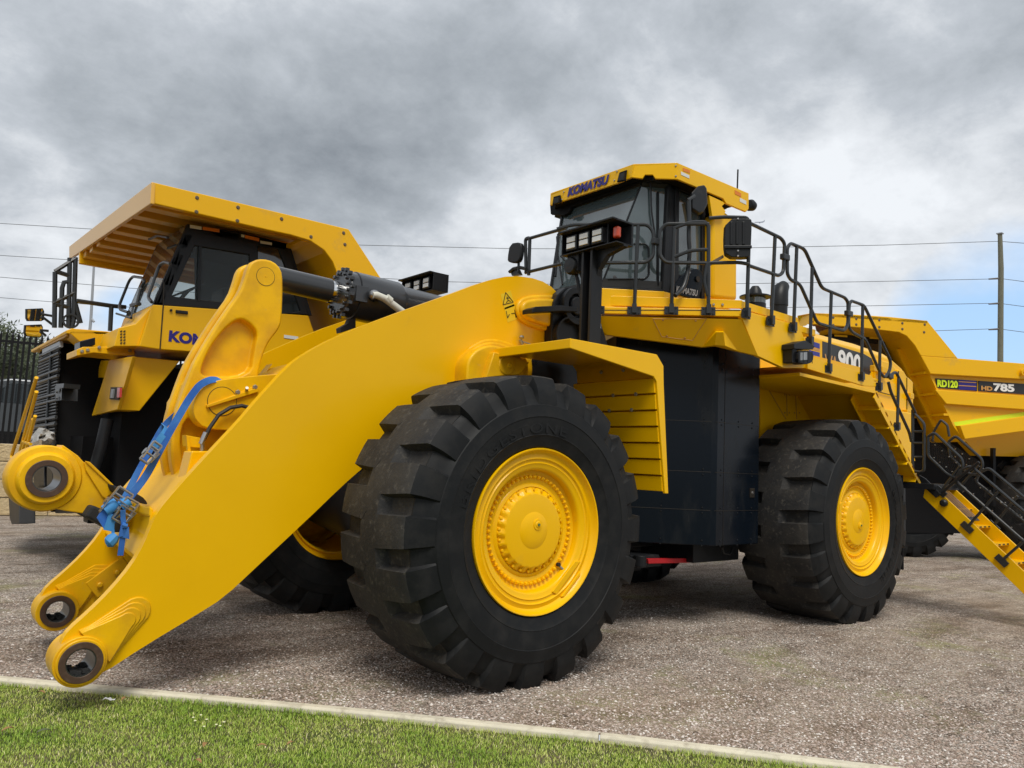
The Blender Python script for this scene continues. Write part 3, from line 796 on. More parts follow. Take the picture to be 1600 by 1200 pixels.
# ---- platform (deck) of the rear frame
DN = Vector((-.713, -.70, 0)).normalized(); DP = Vector((1.73, 1.22, 3.5)); DT = Vector((.70, -.713, 0)).normalized()
YD = .07
m = MB()
plan = [(1.62, 3.2), (1.62, 1.33), (2.86, .07), (4.40, .07), (4.40, 4.43), (2.86, 4.43)]
m.prism([(x, y, 3.47) for x, y in plan], Z*.075)
deck = m.build('deck', 'yellow_paint', LD, bevel=.006)
m = MB()   # toe board standing on the deck, set back
m.prism(LP([(918,461),(1108,467),(1160,469),(1158,482),(925,477)], DP-DN*.05, DN), -DN*.03)
m.prism(L([(1159,470),(1246,496),(1250,509),(1158,482)], 1, YD+.035), Y*.03)
m.build('toe_board', 'yellow_paint', deck, bevel=.004)
# sloping skirt under the diagonal edge, with its hatch
ta, tb = UPl(940, 491, DP, DN), UPl(1157, 491, DP, DN); tb = Vector((2.86, .07, 3.44)); ta = Vector((1.66, 1.29, 3.44))
er_ = U(1184, 556, 1, YD); sn0 = ((tb-ta).cross(er_-ta)).normalized()
bb = [UPl(a_, b_, ta, sn0) for a_, b_ in ((948,523),(1098,542),(1118,540),(1150,548))]+[er_]
m = MB(); vs = [ta, tb]+bb+[p+Vector((.04, .04, .0)) for p in [ta, tb]+bb]
m.add(vs, [(0,1,6,5,4,3,2), (7,9,10,11,12,13,8), (0,2,9,7), (2,3,10,9), (3,4,11,10), (4,5,12,11), (5,6,13,12), (6,1,8,13), (1,0,7,8)])
m.add([(1.62,3.2,3.46), (1.62,1.33,3.46), ta, bb[0], (1.9,1.4,3.15), (1.9,3.1,3.15)], [(0,1,2,3,4,5)])
m.build('skirt', 'yellow_paint', deck)
pl0 = (tb+ta)/2; sn = ((tb-ta).cross(bb[0]-ta)).normalized()
if sn.dot(CAMP-pl0) < 0: sn = -sn
def SK(pts, off=.0): return LP(pts, pl0+sn*off, sn)
m = MB(); o2 = SK([(1020,498),(1104,498),(1082,532),(1034,526)], .002)
for i in range(4): m.tube([o2[i], o2[(i+1) % 4]], .0035, 4)
for px, py in ((1036,500),(1087,501),(1042,525),(1070,528)): m.rev(SK([(px, py)], .003)[0], sn, [(.012, 0), (.010, .008)], 8)
m.build('hatch_seam', 'decal_gold', deck)
m = MB(); c = SK([(1117,517),(1131,517),(1152,548),(1130,541),(1098,542)], .001)
c2 = SK([(1119,519),(1130,519),(1133,540),(1117,539)], .07)
m.add(c+c2, [(0,1,6,5), (1,2,7,6), (2,3,8,7), (3,4,5,8), (4,0,5), (5,6,7,8)])
m.build('skirt_bulge', 'yellow_paint', deck)
# side skirt
m = MB(); m.prism(L([(1158,484),(1250,511),(1257,530),(1266,552),(1262,575),(1225,575),(1184,556),(1157,491)], 1, YD-.002), Y*.05)
m.build('side_skirt', 'yellow_paint', deck, bevel=.004)
m = MB(); m.prism([mirY(p) for p in L([(1158,484),(1250,511),(1262,575),(1225,575),(1184,556),(1157,491)], 1, YD)], -Y*.05); m.build('side_skirt', 'yellow_paint', deck)
m = MB(); m.prism(LP([(940,484),(1157,484),(1157,485.2),(940,485.2)], DP+DN*.002, DN), DN*.001); m.build('deck_seam', 'ink_black', deck)
# rear walkway and fender
m = MB(); YF = .04
m.prism(L([(1262,556),(1362,587),(1371,604),(1350,603),(1262,576)], 1, YF), Y*.03)
za = 3.10; m.bx(4.2, 5.95, YF+.002, 1.25, za-.03, za)
m.prism(L([(1258,560),(1345,583),(1345,589),(1262,567)], 1, .30), Y*.03)
fen = m.build('rear_fender', 'yellow_paint', LD, bevel=.004)
f0, f1 = Vector((5.86, YF, 2.90)), U(1438, 756, 1, YF)
sd_ = (f1-f0).normalized(); nd = Vector((-sd_.z, 0, sd_.x))
m = MB()
m.prism([f0+nd*.03, f1+nd*.03, f1, f0], Y*1.15)                                      # slope sheet
m.prism([f0+nd*.03, f1+nd*.03, f1-nd*.02, f0-nd*.075], Y*.02)
m.prism([(4.0, YF, 2.98), (5.86, YF, 2.94), (5.86, YF, 2.90), (4.0, YF, 2.94)], Y*1.1)
for k in range(5):
    t = .12+.2*k; c = f0.lerp(f1, t)-nd*.0; m.prism([c, c+sd_*.012, c+sd_*.012-nd*.09, c-nd*.09], Y*.30)
m.prism([f0+Y*.30, f1+Y*.30, f1+Y*.30-nd*.11, f0+Y*.30-nd*.11], Y*.012)
m.build('fender_slope', 'yellow_paint', fen, bevel=.003)
m = MB(); m.prism([mirY(p) for p in (Vector((4.0, YF, 2.98)), Vector((5.86, YF, 2.96)), f1+nd*.03, f1, Vector((5.84, YF, 2.90)), Vector((4.0, YF, 2.94)))], -Y*1.15); m.build('rear_fender', 'yellow_paint', LD)
# engine bay panels seen through the wheel arch
m = MB(); m.prism(L([(1188,560),(1300,575),(1400,600),(1420,760),(1300,740),(1188,720)], 1, 1.16), Y*.03)
wall = m.build('engine_side', 'yellow_paint', LD)
m = MB()
for a, b in (((1229,612),(1230,650)), ((1243,612),(1245,655)), ((1196,600),(1229,612)), ((1243,612),(1300,622)), ((1196,600),(1228,655))): m.tube([U(*a, 1, 1.155), U(*b, 1, 1.155)], .006, 4)
for px in (1226, 1233, 1241, 1249):
    for py in (617, 645): bolt(m, U(px, py, 1, 1.155), -Y, .012, .01)
m.build('panel_seam', 'decal_gold', wall)

# ---- dark tank panels between the axles
TX, TYY = 3.12, .57; TZ = .95
m = MB(); cnr = Vector((3.14, .58, 0)); lt = cnr+Vector((-.72, .70, 0)).normalized()*1.15; rt_ = Vector((4.02, .58, 0))
m.prism([(lt.x, lt.y, TZ), (cnr.x-.03, cnr.y+.03, TZ), (cnr.x+.04, cnr.y, TZ), (rt_.x, rt_.y, TZ-.0), (4.02, 1.8, TZ), (lt.x+.3, 1.9, TZ)], Z*(3.33-TZ))
tank = m.build('tank_cover', 'dark_panel', LD, bevel=.012, seg=3)
m = MB()
dl = (lt-cnr).normalized(); nl = Vector((-dl.y, dl.x, 0)); nl = nl if nl.dot(CAMP-cnr) > 0 else -nl
zs = [U(1118, 659, 1, .58).z, U(1118, 738, 1, .58).z, U(1118, 798, 1, .58).z]
for z in zs:
    m.tube([Vector((cnr.x, cnr.y-.001, z)), Vector((rt_.x, rt_.y-.001, z))], .003, 4)
    m.tube([Vector((cnr.x-.03, cnr.y+.03, z))+nl*.001, Vector((lt.x, lt.y, z))+nl*.001], .003, 4)
m.tube([Vector((cnr.x+.17, .578, TZ)), Vector((cnr.x+.17, .578, 3.3))], .0025, 4)
m.build('cover_seam', 'ink_black', tank)
m = MB()
for z in zs+[3.0, TZ+.03]:
    for dz in (-.03, .03):
        for t in (.10, .48, .80): m.rev(Vector((cnr.x+.03, .578, z+dz))+X*t*.87, -Y, [(.010, 0), (.007, .007)], 8)
        for t in (.09, .55, .95): m.rev(Vector((cnr.x-.03, cnr.y+.03, z+dz))+dl*t+nl*.002, nl, [(.010, 0), (.007, .007)], 8)
m.build('cover_bolt', 'black_paint', tank)
m = MB(); m.use('ink_black'); c = U(1175, 770, 1, .575); m.box(c, (.09, .012, .11)); m.use('steel').rev(c-Y*.006, -Y, [(.018, 0), (.014, .012)], 10); m.box(c-Y*.01+Z*.008, (.008, .02, .02))
m.build('latch', None, tank)
FR('lower_guard', 'black_paint', [(3.2, 4.1, .9, 1.9, .72, .96), (2.3, 3.1, 1.6, 2.9, .55, 1.2)])
m = MB(); m.tube([U(1128,855,1,.75), U(1131,864,1,.75), U(1141,866,1,.75), U(1145,856,1,.75)], .014, 6); m.build('tie_loop', 'black_paint', tank)
m = MB(); q = [(1012,873),(1092,872),(1094,879),(1014,881)]; p = L(q, 1, 1.0); m.prism(p, Y*.05); 
m.build('frame_lock_bar', 'paint_red', LD, bevel=.006)
m = MB(); m.prism(L([(986,868),(1030,866),(1034,884),(1000,888),(986,880)], 1, 1.06), Y*.9); m.rev(U(1000, 876, 1, 1.0), Z, [(.07, -.06), (.07, .06)], 16)
m.build('hitch_lug', 'black_paint', LD, bevel=.008)

# ---- cab
ZR = 5.2
RA, RB, RC, RD = Vector((2.03, 2.31, ZR)), Vector((2.05, .95, ZR)), Vector((2.36, .59, ZR)), Vector((3.74, .59, ZR))
CM = 1.63
def mc(p): return Vector((p[0], 2*CM-p[1], p[2]))
cab = MB()
planr = [RA, RB, RC, RD, mc(RD), mc(RC)]
cab.prism([p-Z*.03 for p in planr], Z*.028)
roof = cab.build('cab_roof', 'yellow_paint', LD, bevel=.01)
m = MB()
m.prism(L([(860,302),(990,256),(987,277),(966,286),(859,321)], 0, 2.035), X*.03)
cn = (RC-RB).cross(Z).normalized(); cn = cn if cn.dot(CAMP-RB) > 0 else -cn
m.prism(LP([(990,256),(1058,254),(1059,280),(1024,279),(1020,273),(1008,273),(1004,279),(987,277)], RB, cn), -cn*.03)
m.prism(L([(1058,254),(1170,302),(1170,326),(1166,331),(1135,318),(1130,310),(1059,280)], 1, .585), Y*.03)
m.build('fascia', 'yellow_paint', roof, bevel=.005)
m = MB(); m.prism(L([(1108,305),(1134,317),(1128,322),(1134,330),(1131,338),(1113,338)], 1, .60), Y*.04); m.build('gusset', 'yellow_paint', roof, bevel=.004)
m = MB()
for px, py in ((1056,259),(1056,275),(964,268),(960,282),(881,300),(878,312)): m.rev(U(px, py, 0, 2.03) if px < 1000 else UPl(px, py, RB+cn*.002, cn), -X if px < 1000 else cn, [(.012, 0), (.009, .008)], 8)
m.build('fascia_bolt', 'bolt_grey', roof)
text('KOMATSU', 'lettering', U(886.5, 308, 0, 2.028), U(952, 287, 0, 2.028), .115, Z, 'navy', roof, bold=.07, shear=.25)
m = MB()
m.prism(L([(866,308),(876,305),(878,316),(864,321)], 0, 2.03), -X*.012); m.prism(L([(969,270),(980,266),(978,283),(965,285)], 0, 2.03), -X*.012)
m.build('light_recess', 'black_deep', roof)
m = MB()
for q in ([(868,311),(875,309),(875,317),(867,319)], [(970,273),(978,270),(977,282),(968,284)]): m.prism(L(q, 0, 2.015), -X*.03)
m.build('roof_lamp', 'black_paint', roof, bevel=.004)
m = MB()
for q in ([(1064,268),(1077,274),(1077,279),(1064,273)], [(1156,309),(1166,314),(1166,320),(1156,315)]): quad_on(m, q, 1, .583)
m.build('roof_sticker', 'sticker_white', roof)
m = MB()
for q in ([(1067,262),(1078,266),(1078,271),(1067,267)], [(1148,297),(1158,302),(1158,308),(1148,303)]): quad_on(m, q, 1, .583)
m.build('warning_sticker', 'sticker_orange', roof)
m = MB(); m.cyl(U(1152, 296, 1, .9), U(1153, 265, 1, .9), .011, 6); m.build('antenna', 'black_paint', roof)
m = MB(); c = U(1173, 321, 1, .70); m.rev(c-X*.05, X, [(.06, 0), (.075, .04), (.06, .10), (.0, .12)], 16); m.build('rear_lamp', 'black_paint', roof, smooth=40)
# glass and frame
m = MB(); m.prism([(2.07, 2.27, 5.03), (2.09, .98, 5.03), (2.38, .63, 5.03), (3.6, .63, 5.03), (3.6, 2.62, 5.03), (2.38, 2.62, 5.03)], Z*.135); m.build('ceiling_liner', 'black_deep', roof)
GTL, GTR, GBR, GBL = Vector((2.22, 2.28, 5.02)), Vector((2.22, .98, 5.02)), Vector((1.84, 1.21, 3.77)), Vector((1.84, 2.05, 3.77))
STR, SBR = Vector((2.47, .80, 5.02)), Vector((2.41, .79, 3.77))
def pane(pts, name, par, th=.012, mt='glass_tint'):
    m = MB(); p = [Vector(q) for q in pts]; n_ = (p[1]-p[0]).cross(p[2]-p[0]).normalized(); m.prism(p, n_*th); return m.build(name, mt, par)
body = MB()
def bar(mb, a, b, r=.03): mb.box((Vector(a)+Vector(b))/2, (r*2, r*2, (Vector(b)-Vector(a)).length), frame3(Vector(b)-Vector(a)))
def frame3(d):
    d = d.normalized(); u = d.orthogonal().normalized()
    if abs(d.z) > .5: u = (X - d*d.x).normalized()
    return (u, d.cross(u), d)
for a, b in ((GTL, GTR), (GTR, STR), (STR, SBR), (GBL, GBR), (GBR, SBR), (mc(GTR), mc(STR)), (mc(STR), mc(SBR)), (mc(GBR), mc(SBR))): bar(body, a, b, .028)
bar(body, GTR+Vector((0,.0,-.0)), GBR, .010); bar(body, GTL, GBL, .018)
body.bx(2.22, 3.6, .80, 2*CM-.8, 5.02, 5.16)
bar(body, (2.6, .78, 3.77), (2.6, .80, 5.02), .035)
for x in (3.1,): bar(body, (x, .78, 3.77), (x, .80, 5.02), .03); bar(body, (x, 2*CM-.78, 3.77), (x, 2*CM-.8, 5.02), .05)
body.bx(3.05, 3.70, 1.0, 2*CM-.78, 3.6, 4.25); body.bx(3.6, 3.7, .9, 2*CM-.9, 4.9, 5.1)
cabf = body.build('cab_frame', 'black_paint', LD, bevel=.006)
pane([GTL, GTR, GBR, GBL], 'windshield', cabf)
pane([GTR, STR, SBR, GBR], 'corner_window', cabf)
pane([mc(GTR), mc(STR), mc(SBR), mc(GBR)], 'corner_window', cabf)
pane([(2.62, .80, 5.0), (3.1, .80, 5.0), (3.1, .78, 4.0), (2.62, .78, 4.0)], 'door_window', cabf)
pane([(2.5, 2*CM-.80, 5.0), (3.1, 2*CM-.80, 5.0), (3.1, 2*CM-.78, 3.8), (2.5, 2*CM-.78, 3.8)], 'side_window', cabf)
pane([(3.66, 1.05, 4.95), (3.66, 2.4, 4.95), (3.68, 2.4, 4.25), (3.68, 1.05, 4.25)], 'rear_window', cabf)
m = MB(); m.prism([(2.62, .775, 3.62), (3.1, .775, 3.62), (3.1, .775, 4.02), (2.62, .775, 4.02)], Y*.04); m.bx(2.44, 2.6, .775, .82, 3.62, 5.0); m.build('door', 'black_paint', cabf, bevel=.01)
# shade band at the top of the windshield, sliding window frame, wipers
m = MB(); ws = (GTR-GTL).cross(GBL-GTL).normalized(); ws = ws if ws.dot(CAMP-GTL) > 0 else -ws
def WS(pts, off=.02): return LP(pts, GTL+ws*off, ws)
m.prism(WS([(862,322),(966,287),(1003,279),(1003,286),(990,292),(895,325),(892,333),(884,338),(863,336)]), ws*.03)
m.build('sun_visor', 'black_deep', cabf)
m = MB(); m.tube(WS([(879,445),(872,400),(870,370)], .05), .012, 6); m.tube(WS([(868,432),(870,400),(872,366)], .06), .016, 6); m.tube(WS([(876,400),(900,424),(905,440)], .05), .010, 6)
m.build('wiper', 'black_paint', cabf)
cs_n = (STR-GTR).cross(GBR-GTR).normalized(); cs_n = cs_n if cs_n.dot(CAMP-GTR) > 0 else -cs_n
def CS(pts, off=.02): return LP(pts, GTR+cs_n*off, cs_n)
m = MB(); m.tube(CS([(990,381),(1008,381),(1014,387),(1014,430),(1008,436),(950,436)]), .010, 6, fillet=.05)
m.tube(CS([(1016,275),(1018,330),(1024,372)], .05), .011, 6); m.tube(CS([(1028,300),(1028,446)], .02), .014, 4)
m.build('window_seal', 'black_paint', cabf)
m = MB(); m.prism([GBR+Vector((-.0, 0, -.0)), SBR, SBR+Z*.11, GBR+Z*.11+Vector((.03, -.02, 0))], cs_n*.015); m.prism([GBR, GBL, GBL+Z*.10+X*.03, GBR+Z*.10+X*.03], ws*.015); m.build('lower_trim', 'rubber_trim', cabf)
# interior
m = MB()
m.bx(2.75, 3.25, 1.35, 1.95, 3.9, 4.15); m.prism([(3.15, 1.38, 4.1), (3.32, 1.38, 4.1), (3.42, 1.38, 4.85), (3.28, 1.38, 4.85)], Y*.54)
m.bx(1.95, 2.2, 1.1, 2.35, 3.6, 3.95)
seat = m.build('seat', 'interior', cabf, bevel=.05, seg=3)
m = MB(); m.ring((2.45, 1.65, 4.2), Vector((-.6, 0, .8)), .20, .175, 0, .02, 28); m.tube([(2.45, 1.65, 4.2), (2.25, 1.65, 3.9)], .03, 8); m.box((2.45, 1.65, 4.2), (.02, .36, .03)); m.build('steering_wheel', 'interior', cabf)
# yellow base below the glass and roof column
m = MB()
m.prism([(1.80, 2.5, 3.53), (1.80, 1.19, 3.53), (2.39, .755, 3.53), (3.2, .755, 3.53), (3.66, .755, 3.53), (3.66, 2.7, 3.53), (2.39, 2.7, 3.53)], Z*.235)
m.build('cab_base', 'yellow_paint', LD, bevel=.008)
m = MB(); m.prism(L([(1113,338),(1134,330),(1153,345),(1153,470),(1113,466)], 1, .66), Y*.24); m.build('roof_column', 'yellow_paint', LD, bevel=.05, seg=4, smooth=40)
m = MB(); m.bx(3.2, 3.6, 2*CM-.9, 2*CM-.66, 3.5, 5.1); m.build('roof_column', 'yellow_paint', LD, bevel=.05)
m = MB()
for px, py in ((1115,476),(1129,476)): m.rev(UPl(px, py, DP-DN*.045, DN), DN, [(.016, 0), (.012, .012)], 8)
m.build('deck_bolt', 'bolt_grey', deck)
# dark splash panel with its lettering
m = MB(); m.prism(L(smoothpoly([(1077,422),(1087,419),(1097,423),(1100,437),(1094,461),(1087,467),(1065,462),(1050,458),(1055,440)], 1), 1, .74), Y*.03)
pan = m.build('door_panel', 'dark_panel', cabf, bevel=.006)
text('KOMATSU', 'lettering', U(1056, 456.5, 1, .735), U(1090, 463.5, 1, .735), .075, Z, 'letter_grey', pan, bold=.04, shear=.2)
m = MB(); m.rev(U(1090, 436, 1, .73), -Y, [(.035, 0), (.035, .01)], 12); m.use('steel').rev(U(1077, 426, 1, .73), -Y, [(.01, 0), (.01, .012)], 8); m.mats = ['ink_black', 'steel']; m.m = [0]*14+[1]*(len(m.f)-14)
m.build('door_handle', None, pan)
# mirrors
m = MB(); c = U(1093, 318, 1, .55)
m.prism([p for p in L([(1081,303),(1081,300),(1091,290),(1101,288),(1105,294),(1106,318),(1100,330),(1092,333),(1081,326)], 1, .50)], Y*.09+X*.07)
mi = m.build('mirror_housing', 'black_paint', LD, bevel=.02, seg=3, smooth=50)
m = MB(); m.tube([U(*q, 1, .50) for q in ((1074,313),(1085,306))], .02, 6); m.tube([U(*q, 1, .50) for q in ((1076,312),(1077,345),(1076,372),(1078,392),(1075,425),(1068,450),(1055,462))], .024, 8, fillet=.1)
m.build('mirror_arm', 'rail_paint', mi, smooth=50)
m = MB(); m.prism(L(smoothpoly([(796,380),(812,378),(814,384),(813,402),(808,411),(794,410),(792,405)], 1), 0, 1.50), X*.06)
mi2 = m.build('mirror_housing', 'black_paint', LD, bevel=.015, seg=3, smooth=50)
m = MB(); m.tube([U(*q, 0, 1.55) for q in ((811,398),(810,425))], .018, 6); m.tube([U(*q, 0, 1.55) for q in ((796,425),(802,420),(812,418),(822,420))], .022, 6)
m.prism(L([(796,422),(808,420),(812,429),(800,431)], 0, 1.56), X*.05)
m.build('mirror_arm', 'rail_paint', mi2, smooth=50)

# ---- handrails (separate bolted sections)
def rails(name, tubes, feet, place, r=.021, fil=.07, out=None):
    m = MB()
    for t in tubes: m.tube([place(*q) for q in t], r, 8, fillet=fil)
    for a, b in feet:
        A, B_ = place(*a), place(*b); m.cyl(A, B_, r, 8)
        n_ = out; tt = n_.cross(Z).normalized()
        m.box(B_-n_*.012, (.15, .016, .09), (tt, n_, Z)); m.box(B_+Z*.02, (.05, .07, .10), (tt, n_, Z))
        for sx in (-1, 1):
            for sz in (-1, 1): m.rev(B_+tt*.05*sx+Z*.028*sz-n_*.004, n_, [(.010, 0), (.008, .008)], 6)
    return m.build(name, 'rail_paint', LD, smooth=40)
pd_ = lambda a, b: UPl(a, b, DP+DN*.03, DN)
px_ = lambda a, b: U(a, b, 0, 1.60)
py_ = lambda a, b: U(a, b, 1, YD-.04)
rails('handrail', [[(826,430),(828,371),(821,373),(822,426)], [(822,374),(885,356)], [(821,426),(878,412)]], [], px_, out=-X)
rails('handrail', [[(870,358),(894,351),(1012,351),(1021,362),(1021,400),(1010,410),(900,411)]], [((997,352),(991,485)), ((937,352),(934,484))], pd_, out=DN)
rails('handrail', [[(1108,350),(1040,350),(1031,360),(1031,400),(1040,410),(1108,411)], [(1052,357),(1078,347),(1102,347),(1107,353)], [(1052,402),(1080,391),(1106,390)], [(1105,410),(1100,440),(1106,462)], [(1108,341),(1130,339),(1168,340),(1171,352)], [(1106,411),(1155,410),(1171,413)]], [((1054,355),(1049,485)), ((1107,352),(1107,486))], pd_, out=DN)
rails('handrail', [[(1168,347),(1220,372),(1226,380),(1224,425),(1217,431),(1170,415)]], [((1171,350),(1167,491)), ((1211,370),(1205,503))], py_, out=-Y)
rails('handrail', [[(1230,405),(1230,387),(1235,380),(1257,389),(1284,450),(1320,465),(1325,472),(1325,507),(1319,517),(1277,505),(1250,444),(1235,437),(1230,428),(1230,405)]], [((1245,385),(1240,513)), ((1269,418),(1266,535)), ((1299,457),(1295,577))], py_, out=-Y)
rails('handrail', [[(1326,495),(1327,475),(1330,470),(1350,477),(1392,565),(1390,580),(1382,591),(1374,580),(1352,530),(1332,520),(1326,512),(1326,495)]], [((1348,478),(1346,590)), ((1375,532),(1374,606))], py_, out=-Y)
rails('handrail', [[(1391,592),(1394,584),(1400,581),(1430,645)], [(1388,597),(1392,613),(1421,676),(1424,690)]], [((1404,591),(1402,668))], py_, out=-Y)
m = MB()
for (a, b) in (((1223,400),(1230,404)), ((1324,488),(1328,492)), ((1021,378),(1031,378)), ((1386,585),(1394,590))):
    P_ = (U(a[0], a[1], 1, YD-.04)+U(b[0], b[1], 1, YD-.04))/2 if a[0] > 1100 else (pd_(*a)+pd_(*b))/2
    m.box(P_, (.13, .06, .07))
m.build('rail_clamp', 'rail_paint', LD, bevel=.01)
# folded plastic box hung on the rail
m = MB(); m.prism(LP(smoothpoly([(1134,342),(1173,341),(1175,346),(1173,398),(1168,402),(1135,401),(1132,380)], 1), DP+DN*.10, DN), -DN*.12)
for x in (1141, 1150, 1160): m.prism(LP([(x,346),(x+4,346),(x+4,382),(x,382)], DP+DN*.115, DN), -DN*.02)
m.prism(LP([(1131,383),(1175,383),(1175,388),(1131,388)], DP+DN*.118, DN), -DN*.02)
bx_ = m.build('rail_box', 'black_paint', LD, bevel=.006)
m = MB()
for x, y in ((1153,342),(1153,392),(1153,400)): m.rev(UPl(x, y, DP+DN*.12, DN), DN, [(.012, 0), (.009, .012)], 8)
m.build('box_bolt', 'steel', bx_)
m = MB(); m.prism(LP([(1105,412),(1130,398),(1131,402),(1108,416)], DP+DN*.04, DN), -DN*.03); m.build('folded_step', 'twig', LD)

# ---- side camera / lamp cluster
m = MB()
m.prism(L([(1241,537),(1258,532),(1274,541),(1270,546),(1258,546),(1241,545)], 1, -.10), Y*.16)
m.bx(*[f for f in (U(1233,560,1,-.02).x, U(1240,560,1,-.02).x, -.06, .06)], U(1236,568,1,0).z, U(1236,546,1,0).z)
lampb = m.build('side_lamp', 'black_paint', LD, bevel=.006)
m = MB(); c = U(1258, 556, 1, -.06)
m.prism(L(smoothpoly([(1247,549),(1262,547),(1272,552),(1270,566),(1258,570),(1247,565)], 1), 1, -.10), Y*.12)
for i in range(4): m.tube([U(1248+i*7, 548, 1, -.12), U(1248+i*7, 568, 1, -.12)], .006, 4)
m.build('lamp_cage', 'black_paint', lampb, bevel=.004)
m = MB(); m.prism(L([(1251,551),(1262,550),(1262,562),(1251,563)], 1, -.108), Y*.01); m.build('lamp_lens', 'galvanised', lampb)

# ---- hood, decals, exhaust, intake
YH = 1.22
m = MB()
def hoodsec(x, zt): return [(x, YH, 2.5), (x, YH, zt-.12), (x, YH+.16, zt), (x, 2*CYL-YH-.16, zt), (x, 2*CYL-YH, zt-.12), (x, 2*CYL-YH, 2.5)]
secs = [hoodsec(5.2, 3.96), hoodsec(7.9, 3.96), hoodsec(8.9, 3.92), hoodsec(9.3, 3.80), hoodsec(9.5, 3.6)]
vs = [p for s_ in secs for p in s_]; fs = [tuple(range(6))[::-1], tuple(range(24, 30))]
for i in range(4):
    for k in range(6): fs.append((i*6+k, i*6+(k+1) % 6, i*6+6+(k+1) % 6, i*6+6+k))
m.add(vs, fs); hood = m.build('hood', 'yellow_paint', LD, bevel=.02)
m = MB()
m.prism(L([(1368,560),(1390,566),(1403,578),(1403,640),(1372,620),(1368,600)], 1, 1.18), Y*.1)
m.prism(L([(1403,577),(1412,579),(1417,588),(1421,591),(1427,597),(1428,700),(1420,700),(1403,668)], 1, 1.14), Y*.2)
m.bx(7.3, 9.1, .95, 3.5, 1.7, 2.9)
m.build('radiator_housing', 'yellow_paint', hood, bevel=.02)
m = MB()
for p0_, p1_ in (((1372,612),(1403,620)), ((1404,580),(1404,668)), ((1417,590),(1417,690))): m.tube([U(*p0_, 1, 1.135), U(*p1_, 1, 1.135)], .008, 4)
m.build('housing_seam', 'ink_black', hood)
m = MB()
for px, py in ((1378,578),(1384,580),(1422,619),(1417,645),(1366,576)): m.box(U(px, py, 1, 1.1), (.14, .08, .10))
m.build('hood_latch', 'cast_yellow', hood, bevel=.01)
def HQ(pts): return L(pts, 1, YH-.004)
m = MB(); m.prism(HQ([(1285,533),(1350,553),(1362,560),(1366,572),(1356,590),(1285,570)]), Y*.003); dec = m.build('decal', 'decal_black', hood)
m = MB(); m.prism(HQ([(1262,531),(1281,537),(1281,545),(1262,539)]), Y*.003); m.prism(HQ([(1262,546),(1281,551),(1281,558),(1262,553)]), Y*.003); m.build('decal_stripe', 'decal_blue', hood)
m = MB(); m.prism(HQ([(1262,541),(1281,546),(1281,549),(1262,544)]), Y*.002); m.build('decal_line', 'decal_gold', hood)
text('WA', 'lettering', U(1288, 570, 1, YH-.006), U(1308, 575, 1, YH-.006), .17, Z, 'decal_gold', dec, bold=.03)
text('900', 'lettering', U(1309, 578, 1, YH-.006), U(1345, 587, 1, YH-.006), .33, Z, 'white_paint', dec, bold=.035)
m = MB(); m.prism(L([(1262,553),(1345,574),(1346,590),(1262,568)], 1, .55), Y*.03); m.build('kick_plate', 'yellow_paint', hood)
m = MB(); c = U(1217, 490, 1, 1.9); c.z = 3.9
m.cyl(c, c+Z*.55, .13, 20); m.cyl(c-Z*.3, c+Z*.28, .165, 20)
top = c+Z*.55
m.tube([top-Z*.02, top+Z*.12, top+Z*.26+X*.05, top+Z*.33+X*.14], [.14, .14, .12, .09], 20)
m.build('exhaust_stack', 'black_paint', LD, smooth=40)
c = U(1180, 462, 1, 1.5)
m = MB(); m.rev(c, Z, [(.0, .14), (.05, .135), (.085, .08), (.10, .02), (.22, -.01), (.22, -.03), (.15, -.035)], 28); m.cyl(c-Z*.55, c-Z*.12, .15, 24)
pre = m.build('air_intake', 'black_paint', LD, smooth=40)
m = MB(); m.cyl(c-Z*.12, c-Z*.03, .145, 24); m.build('dust_bowl', 'glass_tint', pre, smooth=40)

# ---- boarding stairs at the rear, falling away towards the camera side
XS0, XS1 = 7.1, 7.74
s0 = U(1462, 763, 0, XS0); s1 = U(1600, 893, 0, XS0); sd2 = (s1-s0).normalized(); sn2 = X.cross(sd2); sn2 = sn2 if sn2.z > 0 else -sn2
send = s0+sd2*((s0.z-.42)/-sd2.z); wdt = .21
def stringer(x0, th):
    a = Vector((x0, s0.y, s0.z)); b = Vector((x0, send.y, send.z)); m = MB()
    m.prism([a, b, b-sn2*wdt, a-sn2*wdt-sd2*.03, a-sn2*wdt*.5-sd2*.10], X*th); return m
st = stringer(XS0, .03).build('stair_stringer', 'yellow_paint', LD, bevel=.004)
stringer(XS1, .03).build('stair_stringer', 'yellow_paint', LD, bevel=.004)
tot = (send-s0).length; nst = 6
for i in range(nst):
    c = s0+sd2*(tot*(i+.9)/nst)-sn2*.10
    m = MB(); m.use('yellow_paint').bx(XS0+.03, XS1, c.y-.10, c.y+.10, c.z-.03, c.z); m.use('ink_black')
    for k in range(4): m.bx(XS0+.09+k*.15, XS0+.17+k*.15, c.y-.101, c.y-.098, c.z-.026, c.z-.008)
    m.mats = ['yellow_paint', 'ink_black']; m.build('stair_tread', None, LD, bevel=.0)
m = MB(); gx = XS0+.06
for i in range(9):
    for k in range(26):
        c = s0+sd2*(.02+k*.019)+X*(.05+i*.045)-sn2*.02+sd2*(.009*(i % 2)); m.rev(c, sn2, [(.0085, 0), (.0085, .004)], 6)
gr = m.build('stair_guard', 'decal_gold', LD)
m = MB(); m.prism([s0+X*.02-sn2*.045, s0+sd2*.56+X*.02-sn2*.045, s0+sd2*.56+X*.46-sn2*.045, s0+X*.46-sn2*.045], sn2*.01); m.build('guard_plate', 'black_paint', gr)
pA = lambda a, b: U(a, b, 0, XS0-.02)
pB = lambda a, b: U(a, b, 0, XS1+.03)
